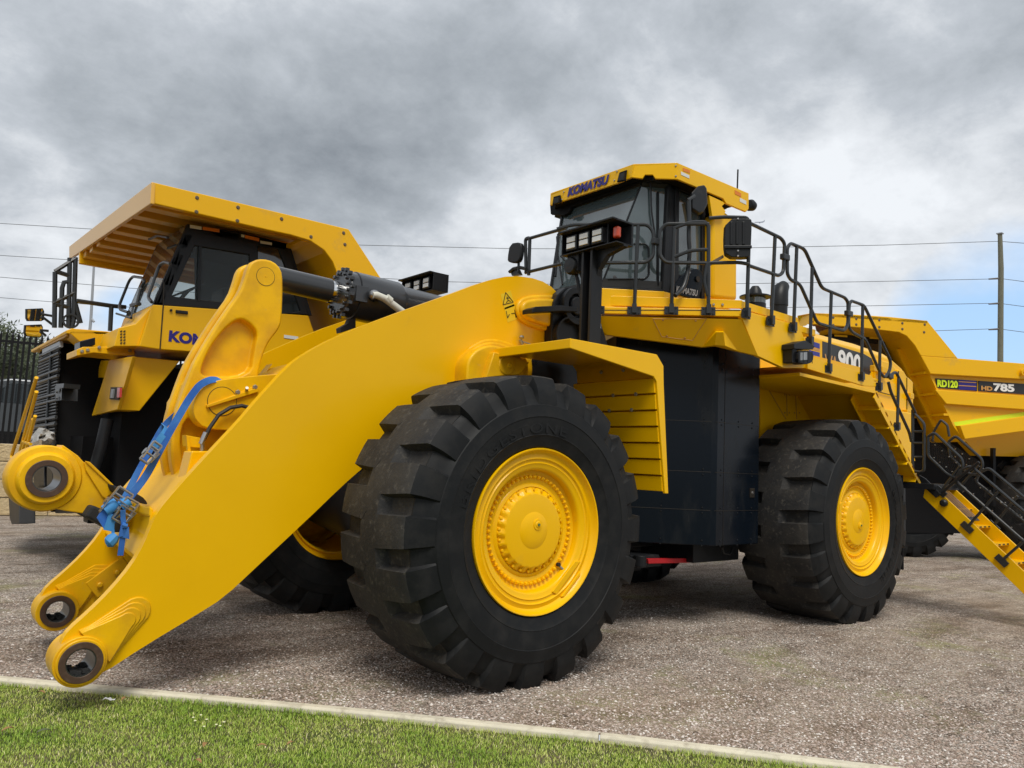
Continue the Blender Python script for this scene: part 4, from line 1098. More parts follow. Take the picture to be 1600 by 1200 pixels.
def mesh_panel(pts, place, name):
    p = [place(*q) for q in pts]; m = MB(); nn = 16
    for i in range(nn+1):
        t = i/nn; m.tube([p[0].lerp(p[1], t), p[3].lerp(p[2], t)], .0035, 3); 
    for i in range(11):
        t = i/10; m.tube([p[0].lerp(p[3], t), p[1].lerp(p[2], t)], .0035, 3)
    return m
def stair_rail(top, low, panel, posts, place, name='stair_rail'):
    m = MB(); loop = top+low[::-1]+[top[0]]
    m.tube([place(*q) for q in loop], .020, 8, fillet=.05)
    for a, b in posts:
        A, B_ = place(*a), place(*b); m.cyl(A, B_, .018, 8); m.box(B_, (.03, .16, .08), (X, sd2, sn2))
    o = m.build(name, 'rail_paint', LD, smooth=40)
    if panel: mesh_panel(panel, place, 'x').build('rail_mesh', 'black_paint', o)
    m = MB()
    for i in range(6):
        t = i/5
        for e0, e1 in ((top[0], top[-1]), (low[0], low[-1])):
            m.rev(place(e0[0]+(e1[0]-e0[0])*t, e0[1]+(e1[1]-e0[1])*t+(4 if e0 == top[0] else -4)), -X, [(.010, -.005), (.008, .012)], 6)
    m.build('rail_bolt', 'steel', o)
stair_rail([(1450,682),(1460,676),(1503,717),(1505,728)], [(1450,712),(1480,741),(1497,748)], [(1452,684),(1502,722),(1492,744),(1452,712)], [((1500,728),(1470,768))], pA)
stair_rail([(1500,735),(1517,728),(1600,799),(1660,850)], [(1491,750),(1597,843),(1640,880)], [(1505,736),(1600,804),(1597,840),(1493,750)], [((1560,768),(1511,824)), ((1622,826),(1565,876))], pA)
stair_rail([(1482,690),(1493,681),(1534,717),(1536,728)], [(1484,712),(1512,740),(1528,742)], [(1486,694),(1532,722),(1526,740),(1486,712)], [((1530,728),(1500,760))], pB)
stair_rail([(1531,738),(1545,731),(1600,777),(1660,828)], [(1524,752),(1597,812),(1640,846)], None, [((1590,775),(1552,822))], pB)
# upper ladder frame and landing
m = MB(); xl = 7.0
m.tube([U(*q, 0, xl) for q in ((1426,640),(1426,738))], .022, 8); m.tube([U(*q, 0, xl) for q in ((1426,643),(1444,662),(1444,735),(1438,738),(1426,736))], .020, 8, fillet=.04)
for py in (674, 692, 714): m.tube([U(1426, py, 0, xl), U(1444, py, 0, xl)], .014, 6)
m.tube([U(*q, 0, xl+.5) for q in ((1457,690),(1458,676),(1470,656),(1480,664),(1483,682))], .018, 8, fillet=.03)
m.build('upper_ladder', 'rail_paint', LD, smooth=40)
m = MB(); a = U(1438, 748, 0, XS0-.05)
m.bx(XS0-.1, XS1+.1, s0.y-.02, s0.y+1.2, s0.z-.02, s0.z+.06)
m.prism(L([(1436,742),(1446,748),(1470,772),(1462,778),(1440,758)], 0, XS0-.04), X*.03)
m.tube([U(1472, 770, 0, XS0-.05), U(1500, 745, 0, XS0-.05), U(1530, 722, 0, XS0-.05)], .022, 6)
m.rev(U(1476, 786, 0, XS0), -X, [(.05, 0), (.05, .05), (.03, .07)], 12)
m.build('stair_landing', 'black_paint', LD, bevel=.006)
FR('rear_mudguard', 'black_deep', [(6.86, 6.9, .15, 1.1, .55, 1.85), (6.9, 8.6, .9, 3.6, 1.0, 1.75)])
# ================================================================ haul truck on the left, parked beyond the loader
YT, YTF = 6.1, 10.9
T1 = thing('haul_truck', 'yellow haul truck with a black-framed cab and cream canopy lip behind the loader boom', 'haul truck', (3.0, 8.5, 0), group='haul trucks parked around the loader')
def T1B(mb, name, mt, par=None, **k): return mb.build(name, mt, par or T1, **k)
xf = U(237, 284, 1, YT).x
m = MB()
side = [(237,284),(545,358),(602,445),(660,540),(690,640),(640,640),(575,560),(545,470),(527,427),(520,409),(507,391),(485,376),(455,367),(422,360),(236,317)]
m.prism(L(side, 1, YT), Y*.10)
body1 = T1B(m, 'dump_body', 'truck_yellow', bevel=.012)
m = MB(); m.prism([p+Y*(YTF-YT) for p in L([(237,284),(545,358),(602,445),(575,560),(545,470),(520,409),(485,376),(422,360),(236,317)], 1, YT)], -Y*.10)
m.build('side_plate', 'truck_yellow', body1, bevel=.01)
zt1 = U(237, 284, 1, YT).z
m = MB(); inner = [(470,376),(485,380),(507,395),(520,413),(527,430),(545,473),(575,563),(640,650)]
pi_ = L(inner, 1, YT+.10)
for a, b in zip(pi_[:-1], pi_[1:]):
    nn = (b-a).cross(Y).normalized(); nn = nn if nn.z > 0 or nn.x > 0 else -nn
    m.prism([a, b, b+nn*.05, a+nn*.05], Y*(YTF-YT-.2))
m.build('headboard', 'truck_yellow', body1)
m = MB(); x1 = U(520, 360, 1, YT).x
m.bx(xf+.03, x1, YT+.10, YTF-.10, zt1-.07, zt1-.05)
for i in range(8):
    y = YT+.55+i*.56; m.bx(xf+.06, xf+3.4, y, y+.22, zt1-.19, zt1-.07)
m.build('canopy', 'canopy_cream', body1, bevel=.01)
m = MB(); m.prism([p for p in L([(237,284),(235,318),(108,405),(108,385)], 0, xf)], X*.05); m.build('canopy_lip', 'canopy_cream', body1, bevel=.01)
m = MB()
for px, py in ((308,309),(307,331),(372,324),(371,345),(440,342),(486,370),(537,364),(539,382)): m.rev(U(px, py, 1, YT-.002), -Y, [(.028, 0), (.020, .01)], 10)
m.build('rivet', 'twig', body1)
# cab
YC = 6.75; YCF = 8.35
m = MB(); m.prism(L([(293,350),(372,362),(447,380),(462,420),(482,492),(440,489),(239,476)], 1, YC), Y*.07)
cab1 = T1B(m, 'cab', 'black_paint', bevel=.01)
cm = MB(); cm.prism([p-Y*.1 for p in L([(304,384),(390,398),(391,478),(268,463)], 1, YC)], Y*.4); carve(cab1, cm)
cm = MB(); cm.prism([p-Y*.1 for p in L([(403,384),(436,388),(470,486),(444,490),(403,484)], 1, YC)], Y*.4); carve(cab1, cm)
fside = L([(293,350),(447,380),(482,492),(239,476)], 1, YC)
m = MB(); m.prism(L([(304,384),(390,398),(391,478),(268,463)], 1, YC+.03), Y*.012); m.build('door_window', 'glass_clear', cab1)
m = MB(); m.prism(L([(403,384),(436,388),(470,486),(444,490),(403,484)], 1, YC+.03), Y*.012); m.build('rear_side_window', 'glass_dark', cab1)
m = MB(); m.prism(L([(311,385),(315,385),(313,470),(309,470)], 1, YC-.01), Y*.05)
m.prism([fside[0], fside[1], fside[1]+Y*(YCF-YC), fside[0]+Y*(YCF-YC)], Z*-.10)
m.prism([fside[1], fside[2], fside[2]+Y*(YCF-YC), fside[1]+Y*(YCF-YC)], X*.06)
a, b = fside[0], fside[3]
for y0, y1 in ((0, .05), (YCF-YC-.05, YCF-YC)): m.prism([a, b, b+X*.12, a+X*.12], Y*(y1-y0)) if y0 == 0 else m.prism([a+Y*y0, b+Y*y0, b+Y*y0+X*.12, a+Y*y0+X*.12], Y*.05)
m.build('cab_frame', 'black_paint', cab1)
m = MB(); m.prism([a+Y*.05, b+Y*.05, b+Y*(YCF-YC-.05), a+Y*(YCF-YC-.05)], X*.015); m.build('windshield', 'glass_clear', cab1)
m = MB(); c = U(330, 440, 1, 7.5); m.bx(c.x+.1, c.x+.7, 7.2, 7.8, c.z-.9, c.z-.1); m.bx(c.x+.55, c.x+.75, 7.2, 7.8, c.z-.2, c.z+.55); m.build('seat', 'interior', cab1, bevel=.06, seg=3)
m = MB(); m.prism([fside[1]+Y*(YCF-YC), fside[2]+Y*(YCF-YC), fside[2]+Y*(YCF-YC)-X*1.25, fside[1]+Y*(YCF-YC)-X*.9], Y*.05); m.prism([fside[0]+Y*.1-Z*.12+X*.1, fside[1]+Y*.1-Z*.12, fside[1]+Y*(YCF-YC)-Z*.12, fside[0]+Y*(YCF-YC)-Z*.12+X*.1], Z*.02); m.prism([fside[1]+Y*.1-X*.02, fside[2]+Y*.1-X*.02, fside[2]+Y*(YCF-YC)-X*.02, fside[1]+Y*(YCF-YC)-X*.02], X*-.02); m.build('lining', 'black_deep', cab1)
m = MB(); c = U(293, 455, 1, 7.3); m.ring(c, Vector((-.5, 0, .85)), .28, .25, 0, .02, 28); m.tube([c, c+Vector((-.3, 0, -.45))], .03, 6); m.box(c, (.03, .5, .03)); m.build('steering_wheel', 'interior', cab1)
m = MB(); m.prism(L([(239,476),(482,493),(492,523),(488,562),(250,546),(217,541)], 1, YC-.02), Y*1.65)
door1 = T1B(m, 'cab_base', 'truck_yellow', bevel=.012)
m = MB(); m.tube([U(*q, 1, YC-.025) for q in ((256,440),(255,478),(250,546))], .010, 4); m.build('door_seam', 'ink_black', door1)
m = MB(); m.prism(L([(275,484),(294,486),(294,491),(275,489)], 1, YC-.05), Y*.03); m.rev(U(267, 485, 1, YC-.03), -Y, [(.02, 0), (.02, .02)], 8); m.build('door_handle', 'black_paint', door1, bevel=.006)
text('KOMATSU', 'lettering', U(263, 533.5, 1, YC-.022), U(375, 548, 1, YC-.022), .165, Z, 'navy', door1, bold=.05, shear=0)
m = MB(); m.prism(L([(444,523),(466,526),(466,531),(444,528)], 1, YC-.03), Y*.01); m.build('sticker', 'sticker_white', door1)
m = MB()
for q in ([(297,351),(315,354),(315,359),(297,356)], [(377,366),(382,367),(382,371),(377,370)], [(407,376),(425,379),(425,383),(407,380)]): m.prism(L(q, 1, YC-.012), Y*.01)
m.build('cab_sticker', 'sticker_white', cab1)
m = MB()
for q in ([(317,354),(343,358),(343,363),(317,359)], [(383,367),(405,372),(405,377),(383,372)]): m.prism(L(q, 1, YC-.012), Y*.01)
m.build('cab_sticker', 'sticker_orange', cab1)
# windshield grab rails, wiper
wn = (a-b).cross(Y).normalized(); wn = wn if wn.dot(CAMP-a) > 0 else -wn
def W1(pts, off=.06): return LP(pts, a+wn*off, wn)
m = MB()
m.tube(W1([(237,472),(231,464),(249,414),(257,409),(266,412)], .12), .022, 8, fillet=.1)
m.tube(W1([(213,478),(220,450),(226,440),(222,434),(208,432),(202,438),(186,478),(188,484),(200,488)], .12), .022, 8, fillet=.1)
m.tube(W1([(233,374),(246,368),(262,371)], .15), .02, 6); m.tube(W1([(182,490),(205,497),(208,478)], .10), .018, 6); m.tube(W1([(205,477),(218,475)], .1), .03, 6)
m.build('grab_rail', 'rail_paint', cab1, smooth=40)
# front deck pieces
YG = U(97, 528, 0, -2.1).y
m = MB()
m.prism(L([(104,516),(112,513),(182,519),(179,542),(150,543),(126,535)], 1, 8.2), Y*.5)
m.prism([p for p in L([(104,516),(182,519),(179,524),(104,521)], 1, 8.2)], Y*3.4)
m.prism(L([(186,512),(212,506),(240,476),(217,541),(178,541)], 1, YC+.05), Y*1.0)
T1B(m, 'front_deck', 'truck_yellow', bevel=.01)
m = MB()
m.prism(L([(120,546),(130,542),(209,541),(211,555),(196,556),(146,551),(120,556)], 1, 7.25), Y*.75)
T1B(m, 'step_bracket', 'truck_yellow', bevel=.008)
m = MB()
for px, py in ((128,549),(137,547),(155,543),(203,548)): bolt(m, U(px, py, 1, 7.24), -Y, .025, .02)
T1B(m, 'bracket_bolt', 'bolt_grey')
m = MB(); m.prism(L([(125,533),(149,527),(149,539),(125,545)], 1, 7.6), Y*.4); T1B(m, 'battery_box', 'dark_panel', bevel=.01)
m = MB()
for i in range(5):
    for k in range(2): m.prism(L([(188+k*5, 517+i*4.6), (191+k*5, 516+i*4.6), (191+k*5, 518+i*4.6), (188+k*5, 519+i*4.6)], 1, YC+.04), Y*.01)
T1B(m, 'vent_hole', 'ink_black')
# fender / chute below the deck: side face and front face
m = MB()
m.prism(L([(207,557),(281,564),(218,642),(183,640)], 1, 7.0), Y*1.3)
m.prism(L([(207,557),(183,640),(143,650),(171,562)], 0, U(183,640,1,7.0).x-.0), X*.05)
fd = T1B(m, 'fender', 'truck_yellow', bevel=.01)
xq = U(183,640,1,7.0).x-.01
m = MB(); m.prism(L([(174,605),(191,605),(186,625),(172,624)], 0, xq), -X*.01); m.build('fuse_box', 'ink_black', fd)
m = MB(); m.prism(L([(187,606),(191,606),(190,621),(186,622)], 0, xq-.012), -X*.03); m.build('red_switch', 'lens_red', fd)
m = MB(); m.prism(L([(176,608),(180,608),(178,622),(174,622)], 0, xq-.012), -X*.02); m.build('grey_switch', 'galvanised', fd)
m = MB(); m.prism(L([(158,563),(171,563),(163,590),(149,590)], 0, -1.55), X*.05); m.prism(L([(130,638),(144,640),(121,712),(107,704)], 0, -1.55), X*.05)
T1B(m, 'yellow_strip', 'truck_yellow', bevel=.006)
m = MB(); m.prism(L([(110,696),(120,698),(117,709),(107,706)], 0, -1.56), -X*.005); m.prism(L([(132,695),(143,696),(143,702),(132,701)], 0, -1.2), -X*.005); T1B(m, 'sticker', 'sticker_white')
m = MB()
m.prism(L([(149,590),(163,590),(141,640),(121,614),(130,612)], 0, -1.5), X*.05)
T1B(m, 'grey_bracket', 'insulator_grey')
m = MB(); m.tube([U(168,655,1,7.6), U(158,700,1,7.6), U(140,760,1,7.6)], [.09, .09, .08], 10); T1B(m, 'suspension_strut', 'black_paint', smooth=40)
# radiator block
m = MB(); m.prism(L([(100,520),(126,530),(160,556),(173,562),(140,650),(122,710),(140,800),(80,800),(86,705)], 1, YG), Y*.08)
pt = L([(63,545),(97,527),(86,705),(40,720)], 0, -2.1); m.prism(pt, X*1.0)
rad_ = T1B(m, 'radiator_block', 'black_deep', bevel=.01)
m = MB()
for i in range(34):
    t = i/33; a_ = U(63-14*t, 556+150*t, 0, -2.14); b_ = U(94-9*t, 541+163*t, 0, -2.14); m.cyl(a_, b_, .016, 6)
for t in (0.0, .22, .45, .68, .92):
    a_ = U(63-14*t, 556+150*t, 0, -2.17); b_ = U(94-9*t, 541+163*t, 0, -2.17); m.cyl(a_, b_, .024, 6); m.cyl(a_-Z*.10, b_-Z*.10, .024, 6)
m.cyl(U(80,548,0,-2.17), U(70,700,0,-2.17), .02, 6)
m.build('grille', 'rail_paint', rad_)
m = MB(); m.prism(L([(62,546),(64,538),(99,521),(104,523),(100,527)], 0, -2.2), X*.5); m.build('grille_header', 'canopy_cream', rad_, bevel=.01)
m = MB(); m.prism(L([(66,546),(93,533),(93,542),(66,555)], 0, -2.19), X*.05); m.build('grille_cover', 'galvanised', rad_)
m = MB(); m.prism(L([(86,603),(97,602),(96,625),(87,626)], 0, -2.3), X*.2); m.prism(L([(88,600),(100,599),(99,606),(88,606)], 0, -2.35), X*.2)
for q in ((90,612),(95,610),(90,622)): m.rev(U(*q, 0, -2.31), -X, [(.03, 0), (.02, .02)], 6)
m.build('hinge', 'rail_paint', rad_)
# front handrails and mirrors
def yy(v): return lambda a_, b_: U(a_, b_, 1, v)
m = MB(); w = yy(9.0)
for t_ in ([(86,425),(85,512)], [(109,403),(107,512)], [(118,402),(115,500),(112,512)], [(86,424),(119,403)], [(87,424),(109,431)], [(95,512),(97,450),(100,441),(109,440)], [(83,474),(118,457)], [(84,475),(108,480)], [(117,472),(126,505)], [(120,470),(175,478),(197,480)], [(174,478),(172,517)]):
    m.tube([w(*q) for q in t_], .035, 6)
m.ring(w(110,502), -Y, .12, .09, 0, .05, 20)
for k_ in range(3): m.box(w(110,502), (.2, .03, .02), (Vector((math.cos(k_), 0, math.sin(k_))), Y, Vector((-math.sin(k_), 0, math.cos(k_)))))
T1B(m, 'handrail', 'rail_paint', smooth=40)
m = MB(); m.tube([yy(9.4)(*q) for q in ((66,491),(84,494))], .02, 6); m.tube([yy(9.4)(*q) for q in ((66,495),(83,508))], .02, 6); m.tube([yy(9.4)(*q) for q in ((64,516),(76,517))], .02, 6); m.tube([yy(9.4)(*q) for q in ((64,518),(72,525))], .02, 6)
marm = T1B(m, 'mirror_arm', 'rail_paint')
for q in ([(43,484),(66,483),(68,487),(68,499),(64,501),(45,501),(43,497)], [(41,509),(64,508),(66,512),(65,523),(62,526),(42,525),(40,520)]):
    pc = yy(9.4)(sum(a_[0] for a_ in q)/7, sum(a_[1] for a_ in q)/7)
    nrm = ((CAMP-pc).normalized()+(Vector((.9, 4.2, 3.2))-pc).normalized()).normalized()
    pp = LP(q, pc, nrm)
    mm = MB(); mm.prism([p for p in pp], nrm*.004); mo = mm.build('mirror_glass', 'mirror', marm)
    mm = MB(); cc = sum((p for p in pp), Vector())/7; mm.prism([cc+(p-cc)*1.12-nrm*.005 for p in pp], -nrm*.05); mm.build('mirror_shell', 'black_paint', marm)
# boarding ladder rails at the nose
m = MB(); w = lambda a_, b_: U(a_, b_, 0, -2.75)
m.tube([w(*q) for q in ((57,590),(18,712),(20,724),(25,728),(28,718),(57,612))], .024, 8, fillet=.08)
m.tube([w(*q) for q in ((52,655),(36,700),(35,726))], .022, 8); m.tube([w(*q) for q in ((55,650),(40,706),(42,722))], .022, 8); m.tube([w(*q) for q in ((36,690),(48,694))], .02, 6)
T1B(m, 'ladder_rail', 'truck_yellow', smooth=40)
m = MB(); w = lambda a_, b_: U(a_, b_, 0, -2.4)
m.prism(L([(12,762),(20,758),(25,762),(30,770),(30,805),(30,818),(18,819),(15,810),(14,790)], 0, -2.4), X*.22); m.prism(L([(25,765),(110,765),(110,790),(60,795),(28,778)], 0, -2.2), X*.3)
m.prism(L([(86,795),(140,795),(140,802),(86,802)], 0, -2.0), X*.5); m.prism(L([(130,800),(138,800),(137,818),(130,815)], 0, -1.6), X*.1)
T1B(m, 'bumper', 'black_paint', bevel=.01)
m = MB(); m.prism(L([(52,712),(120,712),(120,766),(74,775),(52,770)], 0, -1.95), X*.3)
for k_ in range(3): m.prism(L([(60+k_*13,722),(69+k_*13,722),(69+k_*13,760),(60+k_*13,760)], 0, -2.0), X*.05)
T1B(m, 'tow_plate', 'black_paint', bevel=.01)
# chassis, axles, tyres; near-black boxes imitate the shade under the truck
m = MB(); m.bx(-1.9, 7.5, 8.0, 9.2, .9, 1.9); m.bx(-1.5, 3.0, 7.6, 9.6, 1.2, 3.0); m.bx(-.4, .6, 7.3, 10, 1.5, 3.2)
T1B(m, 'chassis_shade_fill', 'black_deep')
def tyres(par, base, rot, sc_, n=1, rm='truck_yellow'):
    for k in range(n):
        t = bpy.data.objects.new('tyre', TY); COL.objects.link(t); t.parent = par; t.location = Vector(base)-wloc(par)+Vector((0, .9*k*sc_, 0)) if rot == 0 else Vector(base)-wloc(par)+Vector((-math.sin(rot), math.cos(rot), 0))*.95*k*sc_
        t.rotation_euler = (0, 0, rot); t.scale = (sc_, sc_*.8, sc_)
        mm = MB(); mm.rev((0, .1, 0), Y, [(.66, 0), (.6, .12), (.35, .15), (0, .15)], 32); r_ = mm.build('rim', rm); r_.parent = t
tyres(T1, (.9, 6.6, 1.24), 0, .98); tyres(T1, (.9, 9.6, 1.24), 0, .98); tyres(T1, (5.9, 6.5, 1.24), 0, .98, 2); tyres(T1, (5.9, 9.0, 1.24), 0, .98, 2)
o = MB()
pw = lambda a_, b_, k: U(a_, b_, 0, -2.45+k)
gp = [(44,690),(50,682),(58,672),(64,668),(72,676),(84,676),(84,700),(48,702),(43,697)]
front = L(gp, 0, -2.5); back = [p+X*.3 for p in front]
random.seed(3)
for i in range(5):
    for p in front: pass
gx_ = 10; gy_ = 8; vs = []
for j in range(gy_):
    for i in range(gx_):
        u_, v_ = i/(gx_-1), j/(gy_-1)
        px = 43+42*u_; top_ = 690-22*min(1, u_*2.2)+8*max(0, u_-.5)*2; py = top_+(702-top_)*v_
        vs.append(U(px, py, 0, -2.45-.14*math.sin(u_*3.1)*math.sin(v_*3)+random.uniform(-.05, .05)))
fs = [(j*gx_+i, j*gx_+i+1, (j+1)*gx_+i+1, (j+1)*gx_+i) for j in range(gy_-1) for i in range(gx_-1)]
o.add(vs, fs); wrap = rebase(o.build('plastic_wrap', 'plastic_film', smooth=50)); tag(wrap, 'crumpled clear plastic wrap on the black grille of the left haul truck', 'plastic wrap')
sm = wrap.modifiers.new('s', 'SOLIDIFY'); sm.thickness = .01

# ================================================================ haul truck on the right
D0 = CAMP+(ray(1470, 670)/FPX)*17.0
E2 = Vector((.849, -.528, 0)); N2 = Vector((-.528, -.849, 0)); IN2 = -N2
T2 = thing('haul_truck', 'yellow haul truck numbered HD785 with a lime stripe along its dump body', 'haul truck', (D0.x+1, D0.y+2, 0), group='haul trucks parked around the loader')
def Q(pts, off=.0): return LP(pts, D0+N2*off, N2)
m = MB()
m.prism(Q([(1268,506),(1272,489),(1330,491),(1390,495),(1449,501),(1497,560),(1439,556),(1430,540),(1417,525),(1405,519),(1347,512)]), IN2*.1)
body2 = m.build('dump_body', 'truck_yellow', T2, bevel=.012)
m = MB(); m.prism(Q([(1439,556),(1497,560),(1700,576),(1700,660),(1508,686),(1499,668),(1490,665)], -.12), IN2*.1)
m.prism([p+IN2*4.6 for p in Q([(1439,556),(1497,560),(1700,576),(1700,660),(1508,686),(1490,665)], -.12)], IN2*.1)
m.build('side_panel', 'truck_yellow', body2)
def wedge(pts_top, name, mt='truck_yellow', dep=.13, ledge=.12):
    m = MB(); m.prism(Q(pts_top, 0), IN2*dep); return m.build(name, mt, body2, bevel=.012)
wedge([(1439,556),(1497,560),(1700,576),(1700,598),(1454,584)], 'top_rail')
wedge([(1461,609),(1700,625),(1700,647),(1479,631)], 'side_rail')
wedge([(1500,665),(1700,636),(1700,660),(1508,686)], 'lower_rail')
m = MB(); m.prism(Q([(1489,660),(1700,629),(1700,637),(1491,666)], -.11), IN2*.02); m.build('hivis_stripe', 'hivis', body2)
m = MB(); m.prism(Q([(1462,591),(1527,595),(1527,611),(1463,606)], -.10), IN2*.02); m.prism(Q([(1529,595),(1680,605),(1680,622),(1529,611)], -.10), IN2*.02); dk = m.build('decal', 'decal_black', body2)
m = MB(); m.prism(Q([(1498,593),(1525.5,595),(1525.5,610),(1498,608.5)], -.095), IN2*.01); m.build('decal_stripe', 'navy', body2)
m = MB()
for y_ in (596.5, 602.5): m.prism(Q([(1498,y_-.8),(1525.5,y_+.8),(1525.5,y_+2),(1498,y_+.4)], -.09), IN2*.01)
m.build('decal_line', 'decal_gold', body2)
qa = lambda a_, b_: UPl(a_, b_, D0+N2*-.09, N2)
text('RD120', 'lettering', qa(1464.5, 604.5), qa(1496.5, 606.5), .165, Z, 'hivis', dk, bold=.05)
text('HD', 'lettering', qa(1533, 609.5), qa(1550.5, 611), .10, Z, 'decal_gold', dk, bold=.05)
text('785', 'lettering', qa(1552, 611), qa(1585, 613), .18, Z, 'white_paint', dk, bold=.045)
m = MB(); m.ring(qa(1592, 583)+N2*.12, N2, .075, .045, 0, .05, 20); m.build('lifting_eye', 'truck_yellow', body2)
m = MB(); inn = Q([(1300,512),(1347,513),(1405,520),(1417,526),(1430,541),(1439,557),(1490,666),(1506,690)], -.1)
for a_, b_ in zip(inn[:-1], inn[1:]): m.prism([a_, b_, b_+E2*.05, a_+E2*.05], IN2*4.5)
m.build('headboard', 'truck_yellow', body2)
m = MB()
for t0 in (.5, 1.3, 2.1, 2.9): m.prism([p+IN2*t0 for p in (inn[4], inn[5], inn[6], inn[6]-E2*.12, inn[5]-E2*.14, inn[4]-E2*.1)], IN2*.06)
for k in (.25, .55, .85): c_ = inn[5].lerp(inn[6], k); m.prism([c_, c_-E2*.12, c_-E2*.12+Z*.05, c_+Z*.05], IN2*3.2)
m.build('headboard_rib', 'truck_yellow', body2)
cp = Q([(1268,506),(1272,489),(1390,495),(1449,501)], 0)
m = MB(); m.prism([cp[1], cp[3], cp[3]-Z*.06, cp[1]-Z*.06], IN2*4.5); m.prism([cp[0], cp[1], cp[1]+E2*.05, cp[0]+E2*.05], IN2*4.5); m.build('canopy', 'truck_yellow', body2)
m = MB()
for px, py in ((1302,496),(1338,498),(1374,500),(1410,505),(1445,507),(1302,508),(1338,507),(1374,511),(1410,514),(1444,519)): m.rev(UPl(px, py, D0+N2*.002, N2), N2, [(.03, 0), (.02, .012)], 8)
m.build('rivet', 'twig', body2)
m = MB(); q = [(1249.5,495),(1262,491.5),(1262,504),(1251,507)]; pcan = LP(q, cp[1]-E2*.03, E2); 
m.prism(Q([(1250,493),(1263,491),(1262.5,505),(1250.5,506.5)], -.6), IN2*.03); tg_ = m.build('number_plate', 'ink_black', body2)
q6 = lambda a_, b_: UPl(a_, b_, D0+N2*-.585, N2)
text('RD120', 'lettering', q6(1251, 505.2), q6(1261.8, 503.5), .16, Z, 'hivis', tg_, bold=.03)
m = MB(); m.prism([cp[0]+Vector((0,0,0)), cp[1], *(Q([(1262,490),(1247,493),(1248,510),(1262,508)], -.62))], IN2*.03); m.build('canopy_corner', 'truck_yellow', body2)
# cab and front
m = MB(); m.prism(Q([(1297,522),(1380,526),(1400,580),(1405,640),(1290,640),(1288,545)], -.9), IN2*1.8); cab2 = m.build('cab', 'black_paint', T2, bevel=.02)
m = MB(); m.prism(Q([(1302,533),(1342,536),(1350,575),(1296,570)], -.88), IN2*.01); m.prism(Q([(1349,536),(1378,538),(1392,572),(1354,575)], -.88), IN2*.01); m.build('cab_window', 'glass_dark', cab2)
m = MB(); 
for q in ([(1304,522.5),(1324,524),(1324,527),(1304,525.5)], [(1359,526),(1380,527.5),(1380,530.5),(1359,529)]): m.prism(Q(q, -.87), IN2*.01)
m.build('cab_sticker', 'sticker_yellow', cab2)
m = MB()
m.prism(Q([(1290,600),(1400,600),(1430,720),(1300,720)], -.7), IN2*3)
m.build('front_deck', 'truck_yellow', T2)
m = MB(); m.prism(Q([(1395,640),(1700,672),(1700,836),(1395,832)], -1.2), IN2*1.8); m.prism(Q([(1500,680),(1700,660),(1700,716),(1530,712)], -.9), IN2*.4)  # large near-black box stands in for the deep shade beneath the body
m.mats = ['black_deep', 'truck_yellow']; m.m = [0]*6+[1]*6
m.build('chassis_shade_fill', None, T2)
m = MB(); m.prism(Q([(1552,700),(1556,700),(1556,790),(1552,790)], -.7), IN2*.1); m.build('prop', 'black_paint', T2)
ang = math.atan2(E2.y, E2.x)
for (px_i, n_) in ((1670, 2), (1475, 1)):
    c = Q([(px_i, 700)], -.15)[0]+IN2*(0 if n_ == 2 else 1.1); c.z = 1.30; tyres(T2, tuple(c), ang, 1.02, n_, 'truck_yellow' if n_ == 2 else 'black_deep')  # front rim coloured near-black to imitate the shade under the truck
wv = MB(); rr_ = random.Random(5); c = UPl(1262, 522, D0+N2*1.2, N2)
vs = []; 
for j in range(9):
    for i in range(12):
        th = j/8*math.pi; ph = i/12*2*math.pi; r_ = .19*(1+rr_.uniform(-.2, .2)); vs.append(c+Vector((math.sin(th)*math.cos(ph)*r_, math.sin(th)*math.sin(ph)*r_, math.cos(th)*r_*.9)))
fs = [(j*12+i, j*12+(i+1) % 12, (j+1)*12+(i+1) % 12, (j+1)*12+i) for j in range(8) for i in range(12)]
wv.add(vs, fs); bag = rebase(wv.build('plastic_bag', 'paper', smooth=60)); tag(bag, 'white plastic bag bundled beside the canopy corner of the right haul truck', 'plastic bag')

# ================================================================ ratchet straps tying the tilt link back
YS = 1.84
def strap(name, pts, wd, mt, ys=YS, side=None, extra=None):
    m = MB(); P_ = roundpath([U(a_, b_, 1, y_) for a_, b_, y_ in pts], .12)
    m.ribbon(P_, wd, .006, side if side is not None else (Vector((.75, 0, -.5)))); return m
RS = thing('ratchet_strap', 'blue ratchet strap with steel buckles tying the round link eye to the boom bracket', 'ratchet strap', tuple(U(190, 800, 1, YS)))
m = strap('', [(352,598,2.0),(343,593,1.90),(328,593,1.846),(312,601,1.84),(296,622,1.83),(262,680,1.80),(228,745,1.78),(200,780,1.76),(188,792,1.75)], .058, '')
m.build('webbing', 'strap_blue', RS)
m = strap('', [(284,640,2.12),(256,664,2.2),(236,700,2.15),(214,740,1.98),(195,778,1.88),(183,794,1.80)], .05, ''); m.build('webbing', 'strap_blue', RS)
m = strap('', [(256,664,2.2),(262,670,1.80),(240,700,1.79)], .05, ''); m.build('webbing', 'strap_cyan', RS)
